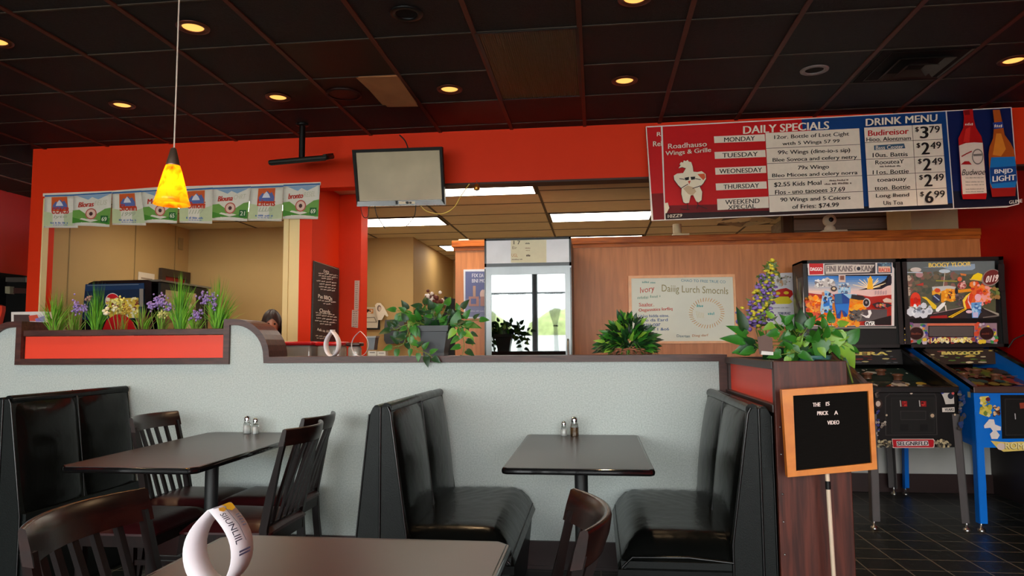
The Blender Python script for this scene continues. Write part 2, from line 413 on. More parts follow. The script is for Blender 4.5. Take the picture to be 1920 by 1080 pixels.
for k in range(4): a = .26-k*.06; mb.lathe([(a*1.4, 0), (a*1.4-.03, -.02), (a*1.4-.03, 0)], (1.75, 8.4, KC-.002), 4, 0, False)
mb.build('louvre', TANC, t); MB().box(1.45, 2.05, 8.15, 8.65, KC-.006, KC-.001).build('backing', TANG, t)
# stainless hood and soffit in the kitchen, right
t = thing('exhaust_hood', 'grey steel exhaust hood above the oak partition, under the menu board', 'hood', (2.7, 8.2, 2.3))
MB().box(2.13, 3.32, 7.9, 8.9, 2.35, KC, 0).build('canopy', mat('hood_steel', (150, 140, 130), .5, .3, stretch=(.2, 1, 3), vs=9, var=.2), t)
MB().box(2.13, 3.32, 7.88, 7.9, 2.60, 2.615).box(2.13, 3.32, 7.88, 7.9, 2.47, 2.48).build('seam', TANG, t)
MB().box(2.02, 2.11, 7.9, 8.0, 0, KC).build('post', mat('brown_post', (70, 50, 36), .6), t)
struct(MB().box(2.92, RX, 6.95, 7.5, 2.2, KC), 'trim_8', mat('tan_soffit', (190, 166, 128), .7))

# ------------------------------------------------------------------ half wall with its scrolled outline
HW0, HW1 = 4.2, 4.425
def arc(cx, cz, rx, rz, a0, a1, n=10): return [(cx+rx*math.cos(math.radians(a0+(a1-a0)*i/n)), cz+rz*math.sin(math.radians(a0+(a1-a0)*i/n))) for i in range(n+1)]
TH = .038
top = 1.213
path = [(-6.0, top)]+[(-3.94, top)]+arc(-3.72, top, .215, 1.448-top, 180, 90)+[(-3.652, 1.448)]+[(-3.652, top-.005)]+[(-2.285, top-.005)]+[(-2.285, 1.448)]+arc(-2.222, top, .235, 1.448-top, 90, 0)+[(-1.985, top)]+[(.735, top)]
outer = [(x, z) for x, z in path]
body = []
# grey body lies TH inside the trim path
P = [Vector(p) for p in path]
for i, p in enumerate(P):
    d1 = p-P[max(i-1, 0)]; d2 = P[min(i+1, len(P)-1)]-p
    if d1.length < 1e-6: d1 = d2
    if d2.length < 1e-6: d2 = d1
    n1 = Vector((d1.y, -d1.x)).normalized(); n2 = Vector((d2.y, -d2.x)).normalized(); b = (n1+n2)
    b = b.normalized() if b.length > 1e-4 else n1
    q = p+b*(TH/max(.3, b.dot(n1))); body.append((q.x, q.y))
mb = MB()
pts = body
# triangulated front/back through bmesh
def poly_extrude(mb, pts, y0, y1, m=0):
    b = bmesh.new(); vs = [b.verts.new((x, y0, z)) for x, z in pts]; f = b.faces.new(vs)
    r = bmesh.ops.extrude_face_region(b, geom=[f]); bmesh.ops.translate(b, vec=(0, y1-y0, 0), verts=[v for v in r['geom'] if isinstance(v, bmesh.types.BMVert)])
    bmesh.ops.triangulate(b, faces=[f for f in b.faces if len(f.verts) > 4]); bmesh.ops.recalc_face_normals(b, faces=list(b.faces)); mb.bm(b, m)
clean = []
for p in pts:
    if not clean or (Vector(p)-Vector(clean[-1])).length > 1e-4: clean.append(p)
clean = [clean[0]]+[p for p in clean[1:]]
poly_extrude(mb, clean+[(.735, 0), (-6.0, 0)], HW0, HW1)
struct(mb, 'wall_middle', GREY)
mb = MB(); mb.sweep(path[::-1], HW0-.018, HW1+.02, TH)
mb.box(.69, .735, HW0-.014, HW0, .155, top-TH)
struct(mb, 'trim_9', TRIM)
struct(MB().box(-6, .735, HW0-.016, HW0, 0, .155).box(-6, .735, HW0-.022, HW0, 0, .02), 'baseboard_middle', mat('mahogany_baseboard', (40, 15, 13), .35, var=.2, vs=8))
# red fronted planter box let into the half wall
t = thing('planter_box', 'red fronted planter box with dark rim set into the half wall', 'planter', (-2.97, 4.32, 1.208))
MB().box(-3.648, -2.289, 4.215, 4.235, 1.209, 1.35).build('front_panel', REDP, t)
MB().box(-3.65, -2.287, 4.196, 4.24, 1.352, 1.39, 0, .003).build('rim', TRIM, t)
MB().box(-3.65, -2.287, 4.235, 4.445, 1.209, 1.33).build('trough', MATTE, t)

# ------------------------------------------------------------------ end column and return trough, right
t = thing('end_planter', 'waist high wooden end box with red side panel and planter on top', 'planter', (.87, 3.6, 0))
MB().box(.727, 1.017, 3.08, 3.105, 0, 1.20, 0, .003).build('front_board', COLW, t)
MB().box(.737, 1.007, 3.105, HW0-.02, 0, 1.0).build('body', mat('dark_case', (30, 24, 22), .5), t)
MB().box(.745, .76, 3.14, HW0-.03, 1.015, 1.165).build('side_panel', REDP, t)
mb = MB().box(.722, .76, 3.105, HW0-.02, .985, 1.02, 0, .003).box(.722, .762, 3.105, HW0-.02, 1.165, 1.20, 0, .003).box(.732, .76, 3.105, 3.135, 1.02, 1.165).box(.732, .76, HW0-.06, HW0-.02, 1.02, 1.165)
mb.box(.985, 1.012, 3.105, HW0-.02, 1.0, 1.2).box(.76, .985, HW0-.05, HW0-.02, 1.0, 1.2)
mb.build('rim', mat('dark_rim', (48, 32, 30), .4), t)
for z in (.30, .42, .55, .66, .82, .93): MB().lathe([(0, .004), (.004, .003), (.005, 0)], (0, 0, 0), 8, 0, True, Matrix.Translation((.745, 3.08, z)) @ Matrix.Rotation(PI/2, 4, 'X')).build('screw', STEEL, t)

# ------------------------------------------------------------------ service counter behind the half wall
t = thing('service_counter', 'dark service counter behind the half wall', 'counter', (-1.2, 5.0, 0))
MB().box(-5.3, .3, 4.85, 5.45, 1.02, 1.06, 0, .004).build('worktop', MATTE, t)
MB().box(-5.25, .25, 4.9, 5.4, 0, 1.02).build('cabinet', mat('counter_front', (88, 40, 30), .5), t)

# ================================================================== furniture
# tables -----------------------------------------------------------
def make_table(label, x0, x1, y0, y1, topmat, ch=.025, loc=None, px=None, py=None):
    cx, cy = px if px is not None else (x0+x1)/2, py if py is not None else (y0+y1)/2
    t = thing('dining_table', label, 'table', (cx, cy, 0), 'dark pedestal tables')
    def outline(i, c): return [(x0+c, y0+i), (x1-c, y0+i), (x1-i, y0+c), (x1-i, y1-c), (x1-c, y1-i), (x0+c, y1-i), (x0+i, y1-c), (x0+i, y0+c)]
    MB().prism(outline(.006, ch+.004), 'z', .738, .7605).build('tabletop', topmat, t)
    A = []; o = outline(0, ch); mb = MB()
    pr = [(.014, .7608), (.008, .7602), (.003, .757), (.0, .750), (0, .742), (.003, .735), (.012, .732)]
    rings = [[(p[0]+(cx-p[0])*0+(i if p[0] < cx else -i), p[1]+(i if p[1] < cy2 else -i), z) for p in o] for (i, z) in pr for cy2 in [(y0+y1)/2]]
    rings = [[(min(max(q[0], x0+i), x1-i), min(max(q[1], y0+i), y1-i), z) for q in o] for (i, z) in pr]
    for a, b in zip(rings, rings[1:]): mb.rib(a, b, 0, True, True)
    mb.build('edge_band', EDGE, t)
    MB().lathe([(.033, 0), (.033, .67)], (cx, cy, .04), 20).build('pedestal', IRON, t)
    MB().lathe([(0, .002), (.10, 0), (.11, -.012), (0, -.012)], (cx, cy, .735), 24).build('mounting_plate', IRON, t)
    mb = MB().lathe([(.034, .09), (.06, .05), (.07, 0)], (cx, cy, .0), 20)
    mb.box(cx-.26, cx+.26, cy-.03, cy+.03, 0, .03, 0, .01).box(cx-.03, cx+.03, cy-.3, cy+.3, 0, .03, 0, .01); mb.build('base', IRON, t)
    return t
make_table('black pedestal table between the two facing booth benches', -.405, .232, 3.02, 4.165, TABLE, .02, px=-.085, py=3.62)
make_table('dark brown table with four chairs beside the left booth', -2.345, -1.70, 2.905, 4.165, TABLE, .04, px=-1.955, py=3.5)
make_table('nearest brown table in the foreground holding the paper loop', -1.02, -.225, .75, 1.905, TABLEF, .035)

# chairs -----------------------------------------------------------
def make_chair():
    t = thing('dining_chair', '', 'chair', (0, 0, 0), 'slat back dining chairs', local=True)
    # seat cushion: domed slab
    def seat(u, v, top=True):
        hw = .215-.02*(1-u); x = -.20+.425*u; y = (v-.5)*2*hw
        e = min(u, 1-u, v, 1-v)*2; r = (1-(1-min(1, e*2.2))**3)
        return (x, y, .435+.042*r+.006*math.sin(PI*v))
    mb = MB().grid(lambda u, v: seat(u, v), 14, 14)
    n = 14; ring = [seat(i/n, 0) for i in range(n)]+[seat(1, i/n) for i in range(n)]+[seat(1-i/n, 1) for i in range(n)]+[seat(0, 1-i/n) for i in range(n)]
    low = [(p[0], p[1], .425) for p in ring]; mb.rib(ring, low, 0, True, True); mb.add(low, [list(range(len(low)))], 0)
    mb.build('seat', BURG, t)
    mb = MB().box(-.19, .20, -.195, -.17, .37, .425).box(-.19, .20, .17, .195, .37, .425).box(.18, .205, -.19, .19, .37, .425).box(-.19, -.165, -.18, .18, .37, .425)
    mb.build('seat_frame', ESP, t)
    def backx(z, y):           # lean of the back, curved rail
        return -.170-.10*(max(0, z-.45)/.45)**1.15-.062*(1-(y/.205)**2)*max(0, min(1, (z-.42)/.44))
    for sy in (-1, 1):
        L = .042
        def st(z): return backx(z, .205) if z > .45 else -.170-.05*((.45-z)/.45)**1.5
        zs = [0, .15, .3, .45, .6, .75, .85]
        mb = MB(); A = [(st(z)-(.018 if z < .7 else .011), sy*.187, z) for z in zs]; B = [(st(z)+(.018 if z < .7 else .011), sy*.187, z) for z in zs]; A2 = [(a[0], sy*.211, a[2]) for a in A]; B2 = [(b[0], sy*.211, b[2]) for b in B]
        mb.rib(A, B, 0, False).rib(A2, B2, 0, False).rib(A, A2, 0, False).rib(B, B2, 0, False).add([A[0], B[0], B2[0], A2[0]], [[0, 1, 2, 3]]).add([A[-1], B[-1], B2[-1], A2[-1]], [[0, 1, 2, 3]])
        mb.build('rear_leg', ESP, t)
        MB().prism([(.165, sy*.165), (.20, sy*.165), (.20, sy*.197), (.165, sy*.197)], 'z', 0, .38).build('front_leg', ESP, t)
        MB().box(-.17, .18, sy*.187-.008, sy*.187+.008, .16, .185).build('stretcher', ESP, t)
    MB().box(.0, .016, -.185, .185, .16, .185).build('stretcher', ESP, t)
    # curved top rail
    ny = 12; mb = MB(); zz = [.825, .86, .892, .9, .902, .898, .86, .822]; dx = [.0, .0, .003, .007, .014, .022, .024, .024]
    mb.grid(lambda u, v: (backx(zz[round(v*7)], (u-.5)*.424)+dx[round(v*7)]-.012, (u-.5)*.424, zz[round(v*7)]), ny, 7, 0, True)
    for e in (-.212, .212): mb.add([(backx(z, e)+d-.012, e, z) for z, d in zip(zz, dx)], [list(range(8))])
    mb.grid(lambda u, v: (backx(.825, (u-.5)*.424)-.012+.024*v, (u-.5)*.424, .824), ny, 1)
    mb.build('top_rail', ESPH, t)
    for k in range(5):
        y = -.132+.066*k; mb = MB(); zs = [.46, .6, .72, .83]
        q = [[(backx(z, y)+sx*.007, y+s2*.011, z) for z in zs] for sx, s2 in ((-1, -1), (1, -1), (1, 1), (-1, 1))]
        for a in range(4): mb.rib(q[a], q[(a+1) % 4], 0, False)
        mb.build('slat', ESP, t)
    mb = MB(); mb.grid(lambda u, v: (backx(.47, (u-.5)*.37)+(.009 if v > .5 else -.009), (u-.5)*.37, .47), 8, 1).grid(lambda u, v: (backx(.44, (u-.5)*.37)+.009, (u-.5)*.37, .44+.03*v), 8, 1).grid(lambda u, v: (backx(.44, (u-.5)*.37)-.009, (u-.5)*.37, .44+.03*v), 8, 1)
    mb.build('lower_rail', ESP, t)
    return t
ch0 = make_chair()
for i, (x, y, rz, lb) in enumerate([
    (-2.205, 3.80, 0, 'slat back chair between the left booth and the table, facing right'),
    (-1.672, 3.345, PI, 'slat back chair right of the left table, the nearer of the pair'),
    (-1.79, 3.83, PI, 'slat back chair right of the left table, the one against the half wall'),
    (-.925, 1.60, .03, 'nearest slat back chair, bottom left, drawn up to the foreground table'),
    (-.31, 1.66, PI+.08, 'chair with curved top rail seen edge on below the booth table')]):
    c = ch0 if i == 0 else copy_tree(ch0)
    c.location = (x, y, 0); c.rotation_euler = (0, 0, rz); c['label'] = lb
# low upholstered seat tucked under the near end of the left table
t = thing('stool', 'low burgundy seat tucked under the near end of the left table', 'stool', (-2.2, 3.32, 0))
mb = MB()
def st2(u, v):
    x = -2.42+.43*u; y = 3.08+.46*v; e = min(u, 1-u, v, 1-v)*2; return (x, y, .435+.04*(1-(1-min(1, e*2.2))**3))
mb.grid(st2, 14, 14); n = 14
ring = [st2(i/n, 0) for i in range(n)]+[st2(1, i/n) for i in range(n)]+[st2(1-i/n, 1) for i in range(n)]+[st2(0, 1-i/n) for i in range(n)]
low = [(p[0], p[1], .425) for p in ring]; mb.rib(ring, low, 0, True, True).add(low, [list(range(len(low)))]); mb.build('seat', BURG, t)
MB().box(-2.40, -2.01, 3.10, 3.52, .37, .425).build('seat_frame', ESP, t)
for sx, sy in ((-2.39, 3.11), (-2.045, 3.11), (-2.39, 3.48), (-2.045, 3.48)): MB().box(sx, sx+.034, sy, sy+.034, 0, .375).build('leg', ESP, t)
for y in (3.12, 3.49): MB().box(-2.37, -2.03, y, y+.016, .17, .195).build('stretcher', ESP, t)

# booths -----------------------------------------------------------
def booth(label, xb, s, y0, y1, seatlen, ztop=1.003, skirt=True, bk=.105):
    """xb: plane dividing back panel and backrest; s=+1 faces right"""
    t = thing('booth_bench', label, 'booth', (xb+s*.2, (y0+y1)/2, 0), 'black vinyl booth benches')
    X = lambda d: xb+s*d
    # back shell (away from the seat) and cushion (towards the seat)
    def end(pts): return [(X(a), z) for a, z in pts]
    MB().prism(end([(-bk, 0), (-.004, 0), (-.004, ztop), (-.035, ztop), (-.05, ztop-.03), (-bk, .45)]), 'y', y0+.006, y1).build('back_shell', VINYLS, t)
    fr = lambda z: .052+.07*max(0, min(1, (ztop-z)/.55))
    def prof(z, bulge): return fr(z)+bulge
    ym = y0+(y1-y0)*.50
    mb = MB()
    for a, b in ((y0+.012, ym), (ym, y1)):
        def fn(u, v, a=a, b=b):
            z = .42+(ztop-.42)*v; q = (max(0, math.sin(PI*u))**.45)*(max(0, math.sin(PI*min(1, v*.98+.02)))**.4)
            return (X(fr(z)+.045*q-.012), a+(b-a)*u, z-(.01*(1-q) if v > .9 else 0))
        mb.grid(fn, 16, 16)
    mb.build('back_cushion', VINYL, t)
    mb = MB().prism(end([(.004, 0), (fr(0)+.0, 0), (fr(.45), .45), (fr(ztop)-.006, ztop-.02), (fr(ztop)-.02, ztop), (.004, ztop)]), 'y', y0, y1)
    mb.build('backrest', VINYLS, t)
    mb = MB()                                            # rounded top cap
    mb.tube([(X(.028), y0+.004, ztop-.004), (X(.028), y1, ztop-.004)], .024, 10).tube([(X(-.02), y0+.01, ztop-.006), (X(-.02), y1, ztop-.006)], .016, 10)
    mb.build('top_roll', VINYL, t)
    mb = MB()
    for d, dz in ((0, 0),): mb.tube([(X(d), y0-.001, .02), (X(d), y0-.001, ztop)], .006, 6).build('piping', PIPE, t); mb = MB()
    mb.tube([(X(fr(.02)-.002), y0-.001, .02), (X(fr(.45)-.002), y0-.001, .45), (X(fr(ztop)-.008), y0-.001, ztop-.02), (X(fr(ztop)-.02), y0-.001, ztop+.002)], .0055, 6).build('piping', PIPE, t); mb = MB()
    mb.tube([(X(-bk), y0+.004, .02), (X(-bk), y0+.004, .45), (X(-.052), y0+.004, ztop-.03)], .004, 6).build('piping', PIPE, t); mb = MB()
    mb.tube([(X(fr(z)+.0), ym, z) for z in (.45, .6, .8, ztop-.02)]+[(X(.02), ym, ztop+.02)], .004, 6)
    mb.build('piping', PIPE, t)
    if skirt:
        x0 = .12; x1 = x0+seatlen; th = .15
        def sf(u, v):
            x = x0+(x1-x0)*u; y = y0+(y1-y0)*v; e = min((1-u)*3.2, v*7, (1-v)*7+.3, 1); r = (1-(1-min(1, e))**2.6)
            wr = .0022*math.sin(x*70+9*math.sin(y*9))*math.exp(-((v-.8)/.25)**2)
            return (X(x), y, .335+th*r*.9+wr+.014*math.sin(PI*u)*math.sin(PI*v))
        mb = MB().grid(sf, 26, 30)
        n = 26; ring = [sf(i/n, 0) for i in range(n+1)]; mb.rib(ring, [(p[0], p[1], .30) for p in ring], 0)
        ring = [sf(1, i/30) for i in range(31)]; mb.rib(ring, [(p[0]-s*.02, p[1], .30) for p in ring], 0)
        mb.build('seat_cushion', VINYL, t)
        mb = MB().tube([(X(x0), y0-.002, .375), (X(x0+.18), y0-.002, .392), (X(x1-.06), y0-.002, .388), (X(x1-.02), y0+.004, .345)], .006, 6); mb.build('seat_piping', PIPE, t)
        mb = MB().prism(end([(.06, 0), (x1-.05, 0), (x1-.012, .37), (.06, .37)]), 'y', y0+.004, y1); mb.build('skirt', VINYLS, t)
    return t
booth('black booth bench left of the middle table, facing right', -.952, 1, 3.1, 4.175, .47)
booth('black booth bench against the end box, facing left', .665, -1, 3.1, 4.175, .47, bk=.055)
# left booth: its upholstered back is turned to the chairs
t = booth('large black booth at the left edge, two panel back above the chairs', -2.945, 1, 3.28, 4.175, .47, 1.02, skirt=False)
MB().box(-3.62, -3.06, 3.3, 4.175, 0, .34).build('skirt', VINYLS, t)
MB().box(-3.64, -3.05, 3.28, 4.17, .34, .47, 0, .04, 4).build('seat_cushion', VINYL, t)
MB().box(-2.95, -2.80, 3.29, 4.175, .02, .46).build('back_base', VINYLS, t)

# ------------------------------------------------------------------ shakers
def shaker(kind, x, y, label, s=1.0):
    t = thing(kind, label, 'shaker', (x, y, .7605), 'salt and pepper shakers on the tables')
    G = mat('clear_glass', (240, 245, 245), .03, trans=1, var=0)
    z = .7607
    MB().lathe([(0, 0), (.019*s, 0), (.0205*s, .004), (.0205*s, .048*s), (.015*s, .062*s), (.014*s, .07*s)], (x, y, z), 10, 0, False).build('jar', G, t)
    MB().lathe([(0, .003), (.0175*s, .003), (.0175*s, .042*s), (0, .044*s)], (x, y, z), 12).build('contents', mat('salt', (235, 232, 228), .9, var=.03) if kind == 'salt_shaker' else mat('pepper', (120, 84, 48), .9, var=.35, vs=400), t)
    MB().lathe([(.016*s, .068*s), (.0165*s, .082*s), (.014*s, .09*s), (.007*s, .095*s), (0, .096*s)], (x, y, z), 14).build('cap', CHROME, t)
shaker('salt_shaker', -2.075, 4.10, 'taller glass shaker, left one on the left table', 1.1)
shaker('salt_shaker', -2.015, 4.085, 'glass salt shaker, right one on the left table', 1.0)
shaker('salt_shaker', -.19, 4.10, 'small white salt shaker on the booth table', .88)
shaker('pepper_shaker', -.13, 4.085, 'tall brown pepper shaker on the booth table', 1.16)

# paper loops --------------------------------------------------------
PAPER = mat('white_paper', (236, 228, 232), .6, var=.02)
def paper_loop(label, base, ax, b, H, W, wd, art=False, peak=.0):
    """teardrop band: b is the across direction, ax the strip's width direction"""
    t = thing('paper_table_tent', label, 'table tent', tuple(base), 'looped paper table tents')
    b = Vector(b).normalized(); ax = Vector(ax).normalized(); B0 = Vector(base)
    def pf(k, n=40):
        a = 2*PI*k/n-PI/2       # start at the bottom
        xx = math.cos(a); zz = (math.sin(a)+1)/2
        r = W/2*(1-.35*zz**3-peak*zz**6); return b*(xx*r)+Vector((0, 0, H*zz))
    n = 40; mb = MB()
    A = [B0+pf(k)-ax*wd/2 for k in range(n)]; D = [B0+pf(k)+ax*wd/2 for k in range(n)]
    mb.rib(A, D, 0, True, True)
    o = mb.build('band', PAPER, t); m = o.modifiers.new('thickness', 'SOLIDIFY'); m.thickness = .0008
    if art:
        fn = lambda u, v: B0+pf(u)+ax*((v-.5)*wd)+b*.0012
        class S2(Art):
            def P(s, a, c):
                p = B0+pf(a); p2 = B0+pf(a+.4)-B0-pf(a-.4); nn = p2.cross(ax).normalized(); 
                if nn.dot(b) < 0: nn = -nn
                return p+ax*((c-.5)*wd)+nn*(.0012+s.k*.0002)
        a = S2(None); r2 = random.Random(2)
        # a: 10 (side) .. 20 (top); c: 0 near edge .. 1 far edge
        a.poly([(19.3, .55), (19.6, .9), (18.2, .97), (16.6, .95), (16.2, .75), (17, .6), (18, .66)], (240, 180, 20))
        a.poly([(18.2, .35), (18, .55), (16.9, .6), (16.6, .42), (17.2, .3)], (238, 170, 40))
        for i in range(4): a.poly([(19.6-.32*i, .16), (19.6-.32*i, .4), (19.45-.32*i, .4), (19.45-.32*i, .16)], (80, 70, 90), i == 0)
        a.line([(17.3, .58), (13.5, .62), (10.8, .66)], .02, (90, 90, 110))
        TT = 'FILIBUTES'[::-1]
        uv, fs = text_tris('SIIUNLIIL', .01); a.k += 1
        a.mb.add([a.P(16.3-5.6*u, .2+(.22+.1*u)*v) for u, v in uv], fs, a.slot((40, 38, 60)))
        for i in range(5): a.poly([(15.2-.5*i, .74), (15.2-.5*i, .9), (15.0-.5*i, .9), (15.0-.5*i, .74)], (110, 105, 125), i == 0)
        for i in range(2): a.poly([(9.6-.5*i, .3), (9.6-.5*i, .8), (9.3-.5*i, .8), (9.3-.5*i, .3)], (90, 85, 110), i == 0)
        a.build('print', t)
    return t
paper_loop('white printed paper loop standing on the nearest table', (-.818, 1.5, .762), (.11, .99, 0), (.99, -.11, 0), .166, .122, .08, True, .45)
paper_loop('pointed paper loop on the half wall beside the red lidded jars', (-1.642, 4.33, 1.2135), (.326, .946, 0), (.946, -.326, 0), .165, .105, .046, False, .95)
paper_loop('thin open paper loop on the half wall right of the pointed one', (-1.463, 4.33, 1.2135), (-.14, .99, 0), (.99, .14, 0), .155, .11, .03, False, .4)

# ================================================================== signs and machines
rnd = random.Random(11)
# menu board: printed board hung in front of the header
MY = 5.60
t = thing('menu_board', 'wide red and blue menu board with daily specials and two beer bottles', 'menu board', tuple(onY(1560, 400, MY)))
BW = (232, 216, 198); MR = (196, 12, 18); MBL = (10, 58, 118); NAVY = (14, 26, 78); INK = (30, 26, 26)
board = slab([(1211, 237), (1897, 201.5), (1907.5, 380), (1890, 386), (1222, 414)], MY, .03).build('board', mat('sign_edge', (226, 214, 210), .4), t)
a = Art(planeY(MY-.001)); a.off = (1200, 190, 4.5)
c6 = lambda x, y: (x, y)
def c7(x, y): return (x+380*4.5, y)          # second crop starts 380 px further right
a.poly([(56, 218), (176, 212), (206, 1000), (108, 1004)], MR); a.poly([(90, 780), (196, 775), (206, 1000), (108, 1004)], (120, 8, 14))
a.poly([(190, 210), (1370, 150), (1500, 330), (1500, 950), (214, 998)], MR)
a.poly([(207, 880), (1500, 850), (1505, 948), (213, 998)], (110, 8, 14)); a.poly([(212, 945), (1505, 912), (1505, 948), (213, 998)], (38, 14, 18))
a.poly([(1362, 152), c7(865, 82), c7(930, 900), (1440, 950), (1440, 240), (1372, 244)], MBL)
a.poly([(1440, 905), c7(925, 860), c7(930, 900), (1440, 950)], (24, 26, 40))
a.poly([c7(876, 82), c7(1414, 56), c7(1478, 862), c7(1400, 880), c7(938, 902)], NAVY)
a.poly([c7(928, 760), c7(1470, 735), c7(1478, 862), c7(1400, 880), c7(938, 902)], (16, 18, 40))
for L_ in ([(186, 212), (212, 1000)], [(64, 218), (186, 212), (1370, 150), c7(1418, 54), c7(1482, 866), c7(1380, 892), (1440, 952), (214, 1002), (108, 1006), (52, 218)], [c7(870, 80), c7(934, 902)]): a.line(L_, 7, (232, 222, 214))
a.text('DAILY SPECIALS', 868, 212, 1594, 170, 66, (238, 224, 206), .035)
for (y, h, tx) in ((296, 58, 'MONDAY'), (428, 60, 'TUESDAY'), (562, 60, 'WEONESDAY'), (694, 60, 'THURSDAY')):
    x0 = 622+(y-296)*.035; a.poly([(x0, y+2), (x0+428, y-16), (x0+432, y-16+h), (x0+4, y+h)], BW)
    w_ = 300 if tx != 'WEONESDAY' else 360; w_ = 260 if tx == 'MONDAY' else w_
    a.text(tx, x0+36+(360-w_)/2, y+12, x0+36+(360+w_)/2, y-1, 38, INK, .02)
a.poly([(648, 826), (1080, 806), (1084, 900), (652, 920)], BW)
a.text('WEEKEND', 716, 836, 1006, 822, 38, INK, .02); a.text('XPECIAL', 740, 880, 972, 868, 36, INK, .02)
a.poly([(1054, 272), (1844, 232), (1884, 906), (1090, 938)], BW)
for k, y in enumerate((402, 530, 664, 798)): a.line([(1062+k*8, y), (1850+k*8, y-34)], 4, (90, 70, 66))
G = [('12or. Bottle of Lsot Cight', 1128, 292, 1758, 262, 42), ('wtth 5 Winga 57 99', 1196, 348, 1678, 324, 38), ('99c Wings (dine-io-s sip)', 1158, 420, 1766, 398, 44), ('Blee Sovoca and cefery netry', 1114, 484, 1824, 456, 42),
     ('79x Wingo', 1326, 548, 1588, 538, 44), ('Bleo Micoes and celery norra', 1110, 616, 1828, 590, 40), ('$2.55 Kids Moal', 1126, 690, 1524, 672, 42), ('Flos - uno taooees 37.69', 1134, 754, 1722, 726, 38),
     ('90 Wings and 5 Ceicers', 1178, 818, 1768, 798, 44), ('of Fries: $74.99', 1278, 876, 1670, 858, 42)]
for g in G: a.text(*g, INK, .012)
a.words(1590, 668, 1750, 660, 14, (110, 90, 84), rnd); a.words(1550, 694, 1776, 684, 18, (110, 90, 84), rnd)
a.text('Roadhauso', 234, 366, 560, 344, 42, BW, .01); a.text('Wings & Grille', 212, 428, 596, 396, 48, BW, .01)
a.text('R', 140, 268, 176, 266, 34, BW, .01); a.text('Rel', 108, 346, 182, 342, 42, BW, .01); a.text('10ZZ9', 232, 962, 352, 954, 26, BW, .02)
# plain white bird emblem
CRM = (236, 222, 196)
a.poly([(205, 865), (232, 860), (244, 905), (222, 948), (212, 950)], CRM)
bird = [(322, 572), (340, 545), (330, 540), (342, 520), (360, 524), (366, 506), (384, 512), (398, 502), (408, 516), (428, 520), (440, 556), (446, 600), (480, 604), (516, 596), (548, 620), (552, 660), (528, 700), (500, 728), (520, 770), (514, 840), (490, 858), (470, 850), (444, 796), (424, 800), (410, 862), (380, 866), (362, 856), (346, 790), (348, 742), (318, 712), (286, 668), (282, 634), (310, 616), (360, 612), (384, 572), (352, 562)]
a.poly([(x+ (3 if x > 420 else -3), y+3) for x, y in bird], (60, 20, 20)); a.poly(bird, CRM)
a.poly([(480, 622), (540, 616), (548, 650), (530, 672)], (214, 92, 50)); a.poly([(372, 652), (410, 644), (408, 670), (380, 674)], (30, 28, 28)); a.poly([(422, 644), (462, 642), (458, 666), (428, 670)], (30, 28, 28), False)
a.poly([(400, 680), (424, 676), (412, 708)], (206, 80, 50)); a.poly([(360, 742), (398, 716), (452, 736), (470, 768), (440, 800), (404, 790)], (206, 176, 140))
for L_ in ([(340, 742), (400, 706)], [(440, 742), (506, 720)], [(330, 660), (372, 666)], [(462, 660), (506, 668)], [(396, 866), (398, 920), (340, 914)], [(398, 920), (412, 918)], [(480, 860), (486, 886), (474, 912)], [(486, 886), (560, 912)]): a.line(L_, 6, (50, 30, 30))
